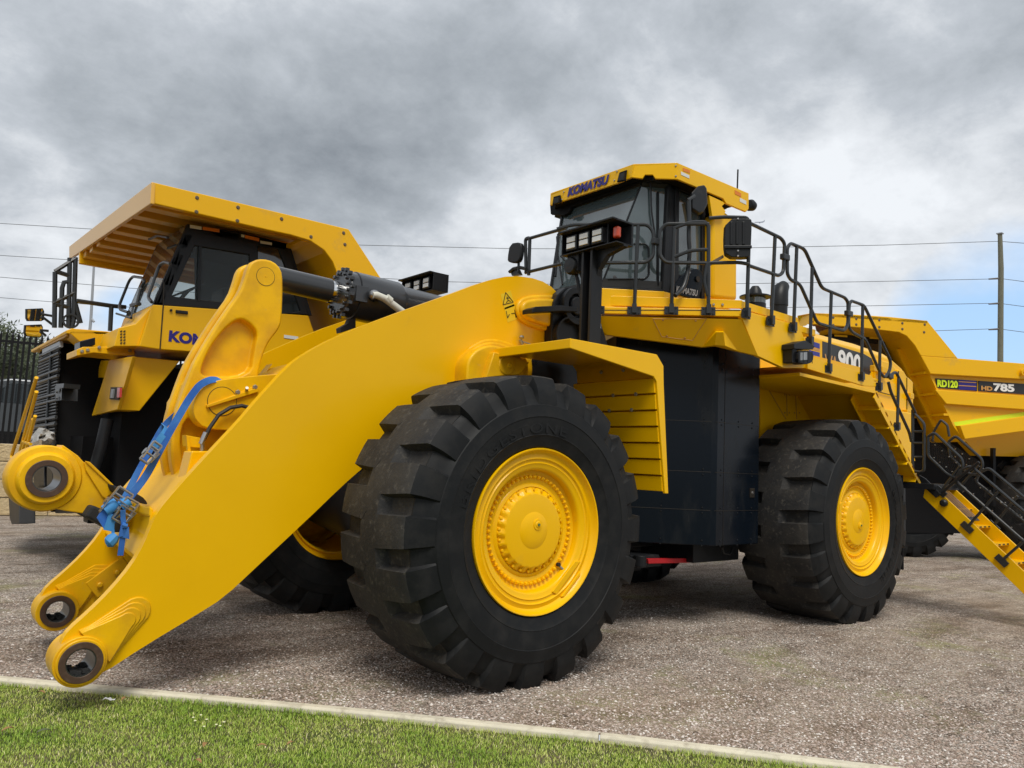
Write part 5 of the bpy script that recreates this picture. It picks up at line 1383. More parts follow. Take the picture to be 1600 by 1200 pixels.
# buckles
def buckle(cx, cy, ang_, ln_, wd_, y_):
    m = MB(); c = U(cx, cy, 1, y_); d = Vector((math.cos(ang_), 0, math.sin(ang_))); n_ = Vector((-d.z, 0, d.x))
    for k in (-1, 1): m.box(c+n_*wd_*.5*k, (ln_, .03, .012), (d, Y, n_))
    for t in (-.5, -.1, .25, .5): m.cyl(c+d*ln_*t-n_*wd_*.5, c+d*ln_*t+n_*wd_*.5, .010, 8)
    m.tube([c-d*ln_*.4-n_*wd_*.5-Y*.03, c+d*ln_*.1-n_*wd_*.6-Y*.06, c+d*ln_*.1+n_*wd_*.6-Y*.06, c-d*ln_*.4+n_*wd_*.5-Y*.03], .008, 6)
    m.rev(c-d*ln_*.1-n_*wd_*.62, n_, [(.03, 0), (.03, .012)], 10); m.rev(c-d*ln_*.1+n_*wd_*.55, n_, [(.03, 0), (.03, .012)], 10)
    m.build('buckle', 'steel', RS, smooth=35)
buckle(236, 707, 1.0, .17, .07, 1.74); buckle(182, 786, 1.0, .22, .12, 1.66); buckle(196, 798, 1.05, .18, .10, 1.62)
m = MB(); m.ribbon([U(*q, 1, 1.66) for q in ((180,783),(172,797),(162,815),(157,818))], .11, .02, Vector((.8, 0, .4)))
m.build('webbing', 'strap_blue', RS)
m = MB(); m.ribbon([U(*q, 1, 1.64) for q in ((176,803),(173,815),(168,829))], .06, .012, Vector((.8, 0, .3))); m.ribbon([U(*q, 1, 1.64) for q in ((178,806),(176,825),(177,836))], .02, .01, X)
m.tube([U(*q, 1, 1.63) for q in ((182,836),(176,842),(170,848),(166,850))], [.03,.045,.045,.025], 8)
m.build('strap_tail', 'strap_cyan', RS, smooth=40)
m = MB(); m.ribbon([U(*q, 1, 1.60) for q in ((192,797),(192,810),(194,820))], .035, .01, X); m.tube([U(*q, 1, 1.60) for q in ((190,820),(198,822))], .022, 8)
m.ribbon([U(*q, 1, 1.59) for q in ((194,823),(190,838),(197,841),(196,824))], .045, .012, X); m.ribbon([U(*q, 1, 1.60) for q in ((192,838),(190,852),(188,868))], .04, .008, X)
m.build('strap_tail', 'strap_blue', RS, smooth=40)
m = MB(); m.rev(U(173, 792, 1, 1.66), Vector((.6, 0, .5)), [(.045, -.05), (.05, 0), (.045, .05)], 16); m.rev(U(194, 788, 1, 1.64), Vector((.6, 0, .5)), [(.04, -.03), (.045, 0), (.04, .04)], 16); m.build('strap_roll', 'strap_cyan', RS, smooth=40)
m = MB(); m.prism(L([(143,793),(147,790),(195,812),(194,832),(180,832),(134,807)], 1, 1.95), Y*.5)
p_ = m.build('rubber_mat', 'rubber_mat', None, bevel=.015); rebase(p_); tag(p_, 'black rubber mat folded under the tilt link arm beneath the blue strap', 'rubber mat')
m = MB(); m.prism(L(smoothpoly([(176,757),(182,760),(196,764),(222,775),(231,786),(229,789),(205,782),(182,772)], 1), 1, 1.90), Y*.4)
p_ = m.build('rubber_mat', 'rubber_mat', None, bevel=.01); rebase(p_); tag(p_, 'grey-black rubber pad lying on top of the tilt link under the strap', 'rubber mat')
# ================================================================ setting
def gravel_mat():
    m = bpy.data.materials.new('gravel'); m.use_nodes = True; t = m.node_tree; b = t.nodes['Principled BSDF']; b.inputs['Roughness'].default_value = .95; b.inputs['Specular IOR Level'].default_value = .2
    tc = N(t, 'ShaderNodeTexCoord'); O = tc.outputs['Object']
    def vor(s):
        v = N(t, 'ShaderNodeTexVoronoi'); v.inputs['Scale'].default_value = s; t.links.new(O, v.inputs['Vector']); return v
    def noi(s, d=5, r=.6, sx=None):
        v = N(t, 'ShaderNodeTexNoise'); v.inputs['Scale'].default_value = s; v.inputs['Detail'].default_value = d; v.inputs['Roughness'].default_value = r
        if sx:
            mp = N(t, 'ShaderNodeMapping'); mp.inputs[3].default_value = sx; t.links.new(O, mp.inputs[0]); t.links.new(mp.outputs[0], v.inputs[0])
        else: t.links.new(O, v.inputs[0])
        return v.outputs[0]
    v1, v2 = vor(52), vor(120)
    sp = N(t, 'ShaderNodeSeparateColor'); t.links.new(v1.outputs['Color'], sp.inputs[0])
    sp2 = N(t, 'ShaderNodeSeparateColor'); t.links.new(v2.outputs['Color'], sp2.inputs[0])
    c1 = ramp(t, sp.outputs[0], [(0, (.17, .12, .085)), (.25, (.40, .305, .235)), (.5, (.68, .57, .475)), (.75, (.88, .79, .69)), (1, (1, .95, .88))])
    c2 = ramp(t, sp2.outputs[1], [(0, (.24, .175, .13)), (.5, (.62, .505, .415)), (1, (.96, .88, .78))])
    c = mixc(t, .45, c1, c2)
    dark = ramp(t, v1.outputs['Distance'], [(0, g(1.0)), (.30, g(1.0)), (.58, g(.28))])
    c = mixc(t, .8, c, dark, 'MULTIPLY')
    soil = ramp(t, noi(1.3, 10, .74), [(.50, g(0)), (.64, g(1))])
    c = mixc(t, mth(t, 'MULTIPLY', soil, .55), c, mixc(t, noi(40, 3), (.28, .215, .17), (.44, .36, .30)))
    sand = ramp(t, noi(.16, 6, .55, (1, 2.2, 1)), [(.50, g(0)), (.66, g(1))])
    c = mixc(t, mth(t, 'MULTIPLY', sand, .45), c, (.44, .35, .25))
    moss = ramp(t, noi(.55, 10, .78), [(.54, g(0)), (.64, g(1))])
    c = mixc(t, mth(t, 'MULTIPLY', moss, .6), c, mixc(t, noi(60, 3), (.22, .235, .08), (.42, .40, .18)))
    sp3 = ramp(t, noi(3.5, 6, .7), [(.32, g(.62)), (.6, g(1.1))])
    c = mixc(t, .8, c, sp3, 'MULTIPLY')
    sp4 = ramp(t, noi(1.1, 9, .7, (.5, 1.5, 1)), [(.38, (.50, .43, .37)), (.54, (1, 1, 1))])
    c = mixc(t, .75, c, sp4, 'MULTIPLY')
    t.links.new(c, b.inputs['Base Color'])
    h = mth(t, 'ADD', mth(t, 'MULTIPLY', sp.outputs[0], .5), mth(t, 'MULTIPLY', noi(260, 2), .5))
    h = mth(t, 'SUBTRACT', h, mth(t, 'MULTIPLY', v1.outputs['Distance'], 1.1))
    bp = N(t, 'ShaderNodeBump'); bp.inputs['Strength'].default_value = .9; bp.inputs['Distance'].default_value = .012
    t.links.new(h, bp.inputs['Height']); t.links.new(bp.outputs[0], b.inputs['Normal'])
    MATS['gravel'] = m
gravel_mat()
def soil_mat():
    m = bpy.data.materials.new('lawn_soil'); m.use_nodes = True; t = m.node_tree; b = t.nodes['Principled BSDF']; b.inputs['Roughness'].default_value = 1
    tc = N(t, 'ShaderNodeTexCoord'); n = N(t, 'ShaderNodeTexNoise'); n.inputs['Scale'].default_value = 3; n.inputs['Detail'].default_value = 8; t.links.new(tc.outputs['Object'], n.inputs[0])
    t.links.new(ramp(t, n.outputs[0], [(.35, (.045, .07, .012)), (.55, (.09, .085, .04)), (.7, (.13, .10, .06))]), b.inputs['Base Color']); MATS['lawn_soil'] = m
    m = bpy.data.materials.new('grass_blade'); m.use_nodes = True; t = m.node_tree; b = t.nodes['Principled BSDF']; b.inputs['Roughness'].default_value = .55
    a = N(t, 'ShaderNodeAttribute'); a.attribute_name = 'tint'; t.links.new(ramp(t, a.outputs['Fac'], [(0, (.12, .235, .016)), (.35, (.25, .39, .032)), (.62, (.39, .48, .07)), (.85, (.57, .57, .18)), (1, (.76, .68, .40))]), b.inputs['Base Color'])
    MATS['grass_blade'] = m
soil_mat()
K = [U(0, 1058, 2, 0), U(560, 1109, 2, 0), U(1000, 1153, 2, 0), U(1375, 1198, 2, 0)]
kd0 = (K[0]-K[1]).normalized(); kd1 = (K[3]-K[2]).normalized()
KL = [K[0]+kd0*14, K[0]+kd0*2, K[0], K[1], K[2], K[3], K[3]+kd1*3, K[3]+kd1*25]
def kn(i):
    a_ = KL[max(i-1, 0)]; b_ = KL[min(i+1, len(KL)-1)]; d = (b_-a_).normalized(); n_ = Vector((-d.y, d.x, 0)); return n_ if n_.dot(CAMP-KL[i]) > 0 else -n_
KW = .085; GZ = -.030
# ground sheet with very slight unevenness near the machines
m = MB(); far = 900
mid = [Vector((p.x, p.y, 0)) for p in KL]
out = [p-kn(i)*far for i, p in enumerate(mid)]
m.add([p+kn(i)*.02 for i, p in enumerate(mid)]+[Vector((-700, 500, 0)), Vector((500, 900, 0)), Vector((900, 300, 0)), Vector((500, -700, 0))], [(0,1,2,3,4,5,6,7,11,10,9,8)])
gnd = m.build('gravel_yard', 'gravel'); tag(gnd, kind='structure')
m = MB(); m.add([p+kn(i)*(KW*.5)+Z*GZ for i, p in enumerate(mid)]+[Vector((300, -500, GZ)), Vector((-600, -400, GZ)), Vector((-600, 300, GZ))], [tuple(range(11))])
lw = m.build('lawn', 'lawn_soil'); tag(lw, kind='structure')
def kerb_seg(pts, name='kerb'):
    m = MB(); vs = []
    for p, n_ in pts:
        for off, z in ((0, -.12), (0, .004), (.012, .016), (KW-.012, .016), (KW, .002), (KW+.006, -.12)): vs.append(p+n_*off+Z*z)
    fs = [tuple(range(6))[::-1], tuple(range(6*(len(pts)-1), 6*len(pts)))]
    for i in range(len(pts)-1):
        for k in range(6): fs.append((i*6+k, i*6+(k+1) % 6, i*6+6+(k+1) % 6, i*6+6+k))
    m.add(vs, fs); return m
J = U(936, 1153, 2, 0); tj = (J-KL[3]).length/(KL[4]-KL[3]).length
pj0, pj1 = KL[3].lerp(KL[4], tj-.003), KL[3].lerp(KL[4], tj+.003); nj = kn(3).lerp(kn(4), tj)
ks = kerb_seg([(KL[i], kn(i)) for i in range(4)]+[(pj0, nj)])
k2 = kerb_seg([(pj1, nj)]+[(KL[i], kn(i)) for i in range(4, 8)])
ks.add(k2.v, k2.f)
kb = ks.build('kerb', 'concrete_cream', bevel=.004); tag(kb, kind='structure')
# grass
def grass():
    rng = np.random.default_rng(2)
    a = np.array([KL[1][:2], KL[2][:2], KL[3][:2], KL[4][:2], KL[5][:2], KL[6][:2]])
    nrm = np.array([kn(i)[:2] for i in range(1, 7)])
    seg = np.linalg.norm(np.diff(a, axis=0), axis=1); cum = np.concatenate([[0], np.cumsum(seg)])
    n = 300000
    s_ = rng.uniform(0, cum[-1], n); i = np.clip(np.searchsorted(cum, s_)-1, 0, len(seg)-1); t = (s_-cum[i])/seg[i]
    base = a[i]+(a[i+1]-a[i])*t[:, None]; nn = nrm[i]+(nrm[i+1]-nrm[i])*t[:, None]
    dist = KW+.012+rng.uniform(0, 1, n)**1.0*2.1
    P = base+nn*dist[:, None]
    # keep what the lens can see (plus a margin)
    d = np.column_stack([P, np.full(n, GZ)])-np.array(CAMP); z = d@np.array(FW)
    x = 800+FPX*(d@np.array(RT))/np.maximum(z, .1); y = 600-FPX*(d@np.array(UP))/np.maximum(z, .1)
    k = (z > .5) & (x > -1100) & (x < 2200) & (y < 1420); P = P[k]; n = len(P); dist = dist[k]
    def vn(P, s, seed):      # cheap value noise
        r = np.random.default_rng(seed); G = r.random((64, 64)); q = P*s; i0 = np.floor(q).astype(int); f = q-i0; f = f*f*(3-2*f)
        g_ = lambda a_, b_: G[(i0[:, 0]+a_) % 64, (i0[:, 1]+b_) % 64]
        return (g_(0,0)*(1-f[:, 0])+g_(1,0)*f[:, 0])*(1-f[:, 1])+(g_(0,1)*(1-f[:, 0])+g_(1,1)*f[:, 0])*f[:, 1]
    cl = .5*vn(P, 2.3, 1)+.3*vn(P, 6, 2)+.2*vn(P, 15, 3)
    keep = rng.random(n) < np.clip(.35+1.3*cl, .2, 1); P, cl, dist = P[keep], cl[keep], dist[keep]; n = len(P)
    h = (.008+.014*cl+rng.uniform(0, .010, n))*(1+.9*(dist < KW+.06)); wd = rng.uniform(.0012, .0026, n)
    az = rng.uniform(0, 2*np.pi, n); lean = rng.uniform(.15, 1.1, n)
    dx = np.column_stack([np.cos(az), np.sin(az)]); sx = np.column_stack([-np.sin(az), np.cos(az)])
    V = np.zeros((n, 5, 3))
    for q, (f, w) in enumerate(((0, 1), (0, -1), (.55, .8), (.55, -.8), (1, 0))):
        V[:, q, :2] = P+dx*(h*lean*f**1.6)[:, None]+sx*(wd*w)[:, None]; V[:, q, 2] = GZ+h*f*(1-.25*lean*f)
    me = bpy.data.meshes.new('grass')
    me.vertices.add(n*5); me.vertices.foreach_set('co', V.astype('f').ravel())
    o5 = np.arange(n)*5
    loops = np.column_stack([o5, o5+1, o5+3, o5+2, o5+2, o5+3, o5+4]).ravel()
    me.loops.add(n*7); me.loops.foreach_set('vertex_index', loops.astype('i'))
    st_ = np.column_stack([np.arange(n)*7, np.arange(n)*7+4]).ravel(); me.polygons.add(n*2); me.polygons.foreach_set('loop_start', st_.astype('i'))
    me.update(calc_edges=True); me.validate()
    tint = np.clip(.62-.75*(cl-.35)+rng.normal(0, .14, n)+.35*(rng.random(n) < .10), 0, 1)
    at = me.attributes.new('tint', 'FLOAT', 'POINT'); at.data.foreach_set('value', np.repeat(tint, 5).astype('f'))
    me.materials.append(MATS['grass_blade'])
    o = bpy.data.objects.new('grass', me); COL.objects.link(o); return o
tag(grass(), 'short green lawn grass along the near side of the kerb', 'grass', kind='stuff')
# loose stones on the gravel near the kerb, so the surface is not flat
def stones():
    rng = np.random.default_rng(9)
    mats = []
    for i_, c in enumerate(((.46, .38, .33), (.28, .21, .17), (.70, .65, .60), (.38, .29, .23))): mat('stone_%d' % i_, c, .9); mats.append('stone_%d' % i_)
    n = 40000; V = []; F = []; MI = []
    px = rng.uniform(-40, 1660, n*3); py = 720+ (rng.uniform(0, 1, n*3)**.55)*500
    cnt = 0
    base = np.array([(1,0,0),(-1,0,0),(0,1,0),(0,-1,0),(0,0,1),(0,0,-.6)], float)
    fc = [(0,2,4),(2,1,4),(1,3,4),(3,0,4)]
    kk = [(KL[i], kn(i)) for i in range(len(KL))]
    for a_, b_ in zip(px, py):
        if b_ < 860 : continue
        p = U(a_, b_, 2, 0)
        ok = True
        for i in range(1, 6):
            s_ = KL[i+1]-KL[i]; t = (p-KL[i]).dot(s_)/s_.length_squared
            if -.01 <= t <= 1.01 and (p-KL[i].lerp(KL[i+1], t)).dot(kn(i)) > -.006: ok = False
        if not ok or (p-K[0]).dot(kn(2)) > -.005 and p.x < K[0].x: continue
        dd = (p-CAMP).length
        if dd > 11: continue
        r = rng.uniform(.004, .012); q = base*np.array([r*rng.uniform(.8, 1.6), r*rng.uniform(.7, 1.1), r*rng.uniform(.4, .8)])
        an = rng.uniform(0, 6.28); R_ = np.array([[math.cos(an), -math.sin(an), 0], [math.sin(an), math.cos(an), 0], [0, 0, 1]])
        q = q@R_.T+rng.normal(0, r*.12, (6, 3)); q += np.array([p.x, p.y, r*.15]); o = len(V); V += [tuple(k_) for k_ in q]; F += [tuple(k_+o for k_ in f) for f in fc]; MI += [int(rng.choice(4, p=[.42, .25, .15, .18]))]*4
        cnt += 1
        if cnt >= n: break
    me = bpy.data.meshes.new('loose_gravel'); me.from_pydata(V, [], F)
    for q in mats: me.materials.append(MATS[q])
    me.polygons.foreach_set('material_index', MI); me.update()
    o = bpy.data.objects.new('loose_gravel', me); COL.objects.link(o); tag(o, 'loose pale and brown gravel stones strewn over the yard', 'gravel', kind='stuff')
stones()
# dry twigs and bark bits over the gravel
def litter():
    rng = random.Random(12); m = MB()
    for _ in range(260):
        px, py = rng.uniform(0, 1600), 870+330*rng.random()**1.2; p = U(px, py, 2, 0)
        if (p-CAMP).length > 14: continue
        d_ = p-K[1]
        if any(0 <= (p-KL[i]).dot(KL[i+1]-KL[i])/(KL[i+1]-KL[i]).length_squared <= 1 and (p-KL[i]).dot(kn(i)) > -.02 for i in range(1, 6)): continue
        a_ = rng.uniform(0, 6.28); l_ = rng.uniform(.008, .035); b_ = Vector((math.cos(a_), math.sin(a_), 0)); w_ = rng.uniform(.0015, .004)
        c = p+Z*.008; m.tube([c-b_*l_, c+Vector((rng.uniform(-.01, .01), rng.uniform(-.01, .01), .006)), c+b_*l_], w_, 4)
    o = m.build('twigs', 'twig'); tag(o, 'scattered dry twigs and bark bits on the gravel', 'twigs', kind='stuff')
litter()
# fallen leaves and little flowers on the lawn
def leaf(px, py, ang_, ln_, label, z=GZ+.04, gname='fallen leaves near the kerb', mt='dead_leaf'):
    c = U(px, py, 2, z); m = MB(); vs = []; n_ = 7
    d = Vector((math.cos(ang_), math.sin(ang_), 0)); s_ = Vector((-d.y, d.x, 0))
    for i in range(n_):
        t = i/(n_-1); w_ = math.sin(math.pi*min(1, t*.92+.04))**.8*ln_*.22; cz = .012*math.sin(t*3)+.004
        for k in (-1, 0, 1): vs.append(c+d*(t-.5)*ln_+s_*w_*k+Z*(cz+abs(k)*.006))
    fs = [(i*3+k, i*3+k+1, i*3+k+4, i*3+k+3) for i in range(n_-1) for k in (0, 1)]
    m.add(vs, fs); o = rebase(m.build('fallen_leaf', mt, smooth=60)); tag(o, label, 'leaf', gname)
leaf(12, 1142, .3, .07, 'reddish brown dead leaf on the grass at the far left edge')
leaf(64, 1084, 2.3, .06, 'tan dead leaf on bare soil beside the kerb under the boom boss')
leaf(194, 1094, .7, .06, 'tan dead leaf on the grass next to the white paper scrap')
leaf(320, 1166, 1.0, .065, 'pale tan leaf in the lawn just below the little white flowers')
leaf(309, 1192, 1.9, .06, 'curled brown leaf in the lawn at the bottom, left of the tyre')
leaf(408, 1168, -.5, .06, 'thin brown leaf lying diagonally in the grass between two others')
leaf(454, 1164, .2, .055, 'small orange brown leaf in the lawn below the front tyre')
leaf(68, 1145, 0.1, .08, 'long yellow green leaf on the grass at the left', mt='leaf_b')
def scrap(px, py, z, ln_, label, seed):
    r = random.Random(seed); c = U(px, py, 2, z); m = MB(); vs = [c+Vector((RT.x, RT.y, 0)).normalized()*(i/4-.5)*ln_+Vector((FW.x, FW.y, 0))*(j/2-.5)*ln_*.55+Z*(r.uniform(0, .018)) for j in range(3) for i in range(5)]
    m.add(vs, [(j*5+i, j*5+i+1, j*5+i+6, j*5+i+5) for j in range(2) for i in range(4)]); o = rebase(m.build('paper_scrap', 'paper')); tag(o, label, 'litter', 'paper scraps by the kerb')
scrap(170, 1094, GZ+.035, .075, 'white paper scrap on the grass edge below the boom boss', 1)
scrap(81, 1061, .02, .035, 'tiny white paper scrap on the kerb left of the boom boss', 2)
for i, (px, py) in enumerate(((302,1121),(305,1126),(314,1117),(323,1124),(319,1135),(338,1132),(344,1134),(350,1128))):
    c = U(px, py, 2, GZ+.05); m = MB(); m.rev(c, Z, [(.0, .004), (.004, .004), (.008, .002), (.009, 0)], 10); m.use('leaf_b').cyl(c-Z*.05, c, .001, 4); m.mats = ['petal', 'leaf_b']; m.m = [0]*(len(m.f)-6)+[1]*6
    o = rebase(m.build('daisy', None)); tag(o, 'small cream daisy flower in the lawn below the tip of the boom', 'flower', 'daisies in a loose cluster on the lawn')

# ---- retaining wall, terrace, palisade fence
A0 = U(0, 806, 2, 0); WD = Vector((.97, -.24, 0)).normalized(); WN = Vector((WD.y, -WD.x, 0)); WN = WN if WN.dot(CAMP-A0) > 0 else -WN
zw = UPl(10, 693, A0, WN).z
m = MB(); rr_ = random.Random(8); rows = 4; hh = zw/rows
RW = thing('retaining_wall', 'tan limestone block retaining wall behind the left haul truck', 'wall', tuple(A0))
for r in range(rows):
    s = -9.0+(.6 if r % 2 else 0)
    while s < 26:
        l_ = rr_.uniform(.9, 1.2); dz = rr_.uniform(-.012, .012)
        m.box(A0+WD*(s+l_/2)-WN*(.18+dz)+Z*(hh*(r+.5)), (l_-.018, .36, hh-.02), (WD, -WN, Z)); s += l_
m.build('block_course', 'limestone', RW, bevel=.02)
m = MB(); m.box(A0+WD*8-WN*.20+Z*(zw/2-.02), (34, .26, zw-.06), (WD, -WN, Z)); m.build('mortar', 'concrete_cream', RW)
zt = zw-.25
m = MB(); m.box(A0+WD*8-WN*20.2+Z*(zt/2), (60, 39.6, zt), (WD, -WN, Z)); o = m.build('terrace', 'gravel'); tag(o, kind='structure')
PF = thing('palisade_fence', 'black steel palisade fence with pointed pales on top of the limestone wall', 'fence', tuple(A0-WN*.15+Z*zw))
F0 = A0-WN*.15
ztop = UPl(12, 519, F0, WN).z
sp = (UPl(31, 600, F0, WN)-UPl(21.7, 600, F0, WN)).dot(WD)
s_ref = (UPl(12, 600, F0, WN)-F0).dot(WD)
for i in range(-14, 86):
    s = s_ref+sp*i; c = F0+WD*s; m = MB()
    w = .026; v = [c-WD*w+Z*zw, c+WD*w+Z*zw, c+WD*w+Z*(ztop-.07), c+WD*.012+Z*(ztop-.02), c+Z*(ztop+.02), c-WD*.012+Z*(ztop-.02), c-WD*w+Z*(ztop-.07)]
    m.prism(v, -WN*.012); m.build('pale', 'fence_black', PF)
for z in (ztop-.22, zw+.25): 
    m = MB(); m.box(F0-WN*.03+WD*(s_ref+sp*36)+Z*z, (sp*101, .04, .06), (WD, -WN, Z)); m.build('fence_rail', 'fence_black', PF)
# ---- parked pickup behind the fence
c0_ = UPl(60, 670, A0-WN*4.2, WN); c0_.z = zt
PK = thing('pickup_truck', 'silver grey dual-cab pickup parked behind the black palisade fence', 'pickup truck', tuple(c0_))
kz = 1.0
def pk(s, z, o=0.0): return c0_+WD*(-s-1.9)-WN*o+Z*z*1.16
m = MB(); prof = [(-5.0, .45), (-5.0, 1.05), (-3.6, 1.1), (-3.35, 1.1), (-2.95, 1.72), (-2.6, 1.80), (-1.1, 1.82), (-.8, 1.76), (-.1, 1.22), (1.0, 1.12), (1.25, .95), (1.3, .45)]
m.prism([pk(s, z) for s, z in prof], -WN*1.8); pb = m.build('body', 'car_silver', PK, bevel=.06, seg=3, smooth=40)
m = MB()
m.prism([pk(s, z, -.01) for s, z in ((-2.85, 1.2), (-2.6, 1.66), (-1.95, 1.70), (-1.95, 1.2))], -WN*.02); m.prism([pk(s, z, -.01) for s, z in ((-1.85, 1.2), (-1.85, 1.70), (-1.1, 1.69), (-.45, 1.22))], -WN*.02)
m.build('side_window', 'glass_dark', pb)
m = MB()
for s in (-2.75, -1.70): m.prism([pk(s, .98, -.03), pk(s+.2, .98, -.03), pk(s+.2, 1.02, -.03), pk(s, 1.02, -.03)], -WN*.03)
m.build('door_handle', 'chrome', pb)
for s in (-4.1, .35):
    m = MB(); m.rev(pk(s, .40, -.02), -WN, [(.22, 0), (.38, 0), (.39, .04), (.39, .22), (.2, .24)], 28); w_ = m.build('wheel', 'rubber', PK, smooth=40)
    m = MB(); m.rev(pk(s, .40, -.03), -WN, [(.0, 0), (.24, .0), (.25, .03)], 20); m.build('rim', 'galvanised', w_)
m = MB(); m.prism([pk(s, z, .0) for s, z in ((-4.9, .2), (1.2, .2), (1.2, .5), (-4.9, .5))], -WN*1.7); m.build('underbody', 'black_deep', PK)
# ---- trees beyond the fence
def tree(px, py, dist, R_, nleaf, label, seed, trunk_px):
    r = random.Random(seed); c = CAMP+ray(px, py)/FPX*dist; base = Vector((c.x, c.y, zt-.05))
    T = thing('tree', label, 'tree', tuple(base), 'trees behind the palisade fence')
    m = MB(); m.tube([base, base+Vector((.1, .1, (c.z-zt)*.4)), c-Z*R_*.4, c+Z*R_*.3], [.18, .14, .10, .04], 8)
    for i in range(9):
        a_ = r.uniform(0, 6.28); e = c+Vector((math.cos(a_)*R_*.7, math.sin(a_)*R_*.7, r.uniform(-.5, .7)*R_)); m.tube([base.lerp(c, r.uniform(.4, .9)), base.lerp(c, .9).lerp(e, .5), e], [.06, .04, .015], 5)
    m.build('trunk', 'bark', T)
    m = MB(); m.use('leaf_a'); m.use('leaf_b')
    cl = []
    for i in range(46):
        v = Vector((r.gauss(0, 1), r.gauss(0, 1), r.gauss(0, 1))).normalized()*R_*r.uniform(.35, 1.05); v.z *= .85; cl.append((c+v, r.uniform(.14, .32)*R_))
    for i in range(nleaf):
        cc, rr2 = cl[r.randrange(len(cl))]; v = Vector((r.gauss(0, .5), r.gauss(0, .5), r.gauss(0, .45)))*rr2; p = cc+v
        u = Vector((r.gauss(0, 1), r.gauss(0, 1), r.gauss(0, 1))).normalized(); w = u.orthogonal().normalized(); s_ = r.uniform(.035, .075)
        m.cm = 0 if r.random() < .6 else 1
        m.add([p-u*s_*1.6, p+w*s_*.5, p+u*s_*1.6, p-w*s_*.5], [(0, 1, 2, 3)])
    m.build('crown', None, T)
tree(-45, 555, 27, 1.75, 11000, 'grey green bushy tree rising above the palisade fence at the far left', 1, 0)
tree(45, 600, 34, 2.1, 12000, 'grey green bushy tree seen through the pales above the silver pickup', 2, 0)
tree(8, 575, 38, 2.2, 12000, 'darker bushy tree between two others behind the palisade fence', 5, 0)
# ---- poles and wires
PP = CAMP+ray(1562, 560)/FPX*62; PN = -Vector((FW.x, FW.y, 0)).normalized()
def PW(px, py, d=62): return CAMP+ray(px, py)/FPX*d
tp_ = PW(1562.5, 366)
P3 = thing('power_pole', 'weathered grey green timber power pole standing behind the right haul truck', 'power pole', (PP.x, PP.y, 0))
m = MB(); m.tube([Vector((PP.x, PP.y, -.2)), Vector((PP.x, PP.y, 0)), PW(1563, 560), PW(1564, 420), tp_], [.26, .25, .215, .20, .165], 14); pol = m.build('post', 'wood_pole', P3, smooth=40)
m = MB(); m.box(tp_+Z*.05, (.42, .42, .08)); m.build('cap', 'galvanised', P3)
for y_ in (435, 474, 514):
    m = MB(); a_, b_ = PW(1545, y_+1), PW(1561, y_); m.cyl(b_, a_, .085, 8, .06); m.build('insulator', 'insulator_grey', P3)
def wire(pts, label, d=62):
    m = MB(); m.tube([PW(a_, b_, d) for a_, b_ in pts], .024, 4); o = rebase(m.build('power_line', 'wire')); tag(o, label, 'power line', 'power lines across the sky')
wire([(-200,335),(0,349),(145,358),(400,374),(565,383),(800,388.5),(1000,389),(1180,387),(1380,383),(1561,377)], 'topmost power line crossing the whole sky to the top of the timber pole')
wire([(1561,377),(1600,380),(1800,392)], 'short top power line running right from the head of the timber pole')
wire([(-200,385),(0,399),(110,406),(400,424),(690,440),(900,445),(1175,443),(1360,440),(1545,436)], 'second power line down, reaching the upper insulator of the timber pole')
wire([(1562,435),(1600,440),(1800,455)], 'power line running right from the upper insulator of the timber pole')
wire([(-200,420),(0,433),(200,450),(500,470),(900,484),(1225,480.5),(1400,477),(1545,474)], 'third power line down, reaching the middle insulator of the timber pole')
wire([(1562,474),(1600,479),(1800,494)], 'power line running right from the middle insulator of the timber pole')
wire([(-200,450),(0,465),(85,472),(500,500),(900,525),(1225,522),(1400,519),(1545,514)], 'lowest power line, reaching the bottom insulator of the timber pole')
wire([(1562,514),(1600,519),(1800,534)], 'lowest power line running right from the bottom insulator of the timber pole')
lp = PW(140, 515, 45)
P4 = thing('camera_pole', 'thin grey metal pole with a small camera, seen past the left haul truck nose', 'pole', (lp.x, lp.y, 0))
m = MB(); m.tube([Vector((lp.x, lp.y, 0)), PW(142, 500, 45), PW(148.5, 385, 45)], [.10, .085, .055], 10); m.build('post', 'galvanised', P4, smooth=40)
m = MB(); m.tube([PW(142, 497, 45), PW(147, 503, 45)], .07, 8); m.build('camera', 'galvanised', P4)
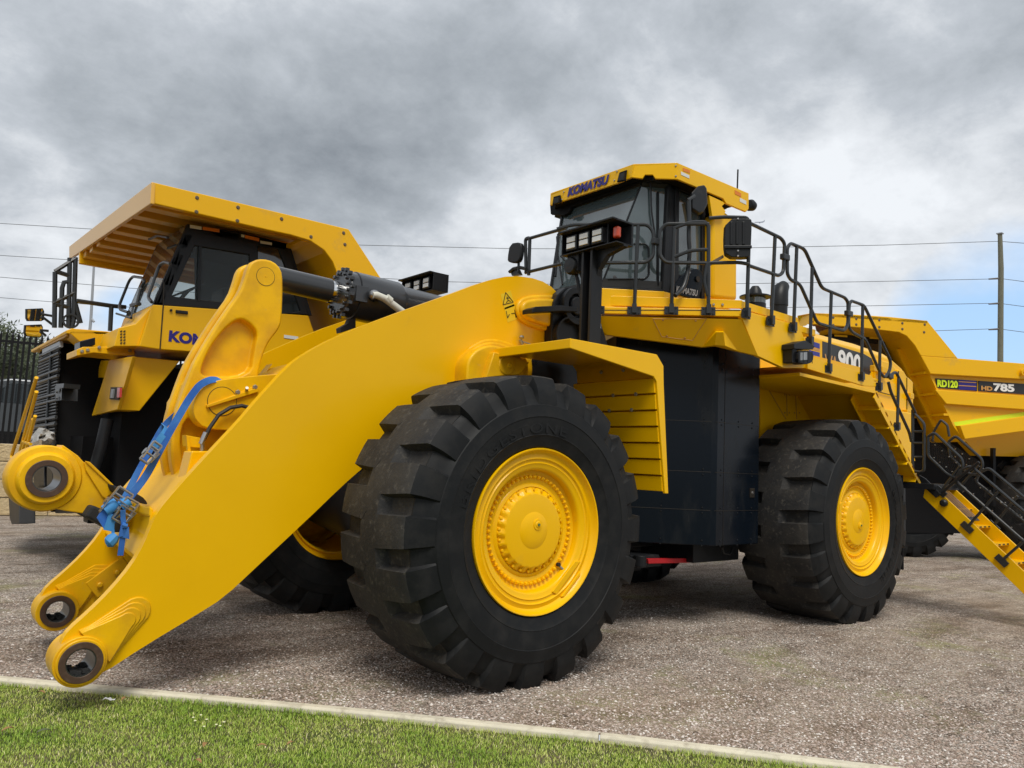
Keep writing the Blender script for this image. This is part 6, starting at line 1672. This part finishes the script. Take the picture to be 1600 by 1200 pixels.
# ---- airliner
ap = PW(1187, 347.5, 1500); ex, ez = RT, UP
AP = thing('airliner', 'tiny distant white airliner descending in the sky right of the loader cab', 'airplane', tuple(ap))
def ar(a_, b_, c_=0): return ap+ex*a_+ez*b_+FW*c_
m = MB(); m.tube([ar(-10.5, .1), ar(-9, .2), ar(-7, .3), ar(6, .5), ar(9.5, 1.4)], [.2, .8, 1.05, 1.0, .3], 10); m.build('fuselage', 'wing_white', AP, smooth=50)
m = MB(); m.prism([ar(6.5, 1.0), ar(9.0, 1.2), ar(10.2, 4.6), ar(9.0, 4.6)], FW*.3); m.build('tail', 'wing_white', AP)
m = MB(); m.prism([ar(-2, 0), ar(2, 0), ar(5, -.3, -13), ar(3.5, -.3, -13)], UP*.25); m.prism([ar(-2, 0), ar(2, 0), ar(5, .6, 13), ar(3.5, .6, 13)], UP*.25); m.build('wing', 'wing_white', AP)
# ================================================================ one mesh per separate piece
def split_pieces():
    for o in list(sc.objects):
        if o.type != 'MESH' or o.get('kind') or len(o.data.vertices) > 6000 or o.name.startswith(('grille', 'vent_hole', 'sticker_print', 'block_course')): continue
        me = o.data; n = len(me.vertices); p = list(range(n))
        def f(a):
            while p[a] != a: p[a] = p[p[a]]; a = p[a]
            return a
        for e in me.edges:
            a, b = f(e.vertices[0]), f(e.vertices[1])
            if a != b: p[a] = b
        gr_ = {}
        for i in range(n): gr_.setdefault(f(i), []).append(i)
        keys = list(gr_); co = np.array([v.co[:] for v in me.vertices])
        bb = [(co[gr_[k]].min(0)-.02, co[gr_[k]].max(0)+.02) for k in keys]
        q = list(range(len(keys)))
        def h(a):
            while q[a] != a: a = q[a]
            return a
        for i in range(len(keys)):
            for j in range(i):
                if (bb[i][0] <= bb[j][1]).all() and (bb[j][0] <= bb[i][1]).all():
                    a, b = h(i), h(j)
                    if a != b: q[a] = b
        cl = {}
        for i, k in enumerate(keys): cl.setdefault(h(i), set()).update(gr_[k])
        if len(cl) < 2: continue
        groups = list(cl.values()); base = me.copy()
        for gi, keep in enumerate(groups):
            nm = base.copy(); b = bmesh.new(); b.from_mesh(nm); b.verts.ensure_lookup_table()
            bmesh.ops.delete(b, geom=[v for v in b.verts if v.index not in keep], context='VERTS'); b.to_mesh(nm); b.free(); nm.name = o.name.split('.')[0]
            if gi == 0: o.data = nm
            else:
                c = o.copy(); c.data = nm; COL.objects.link(c)
split_pieces()
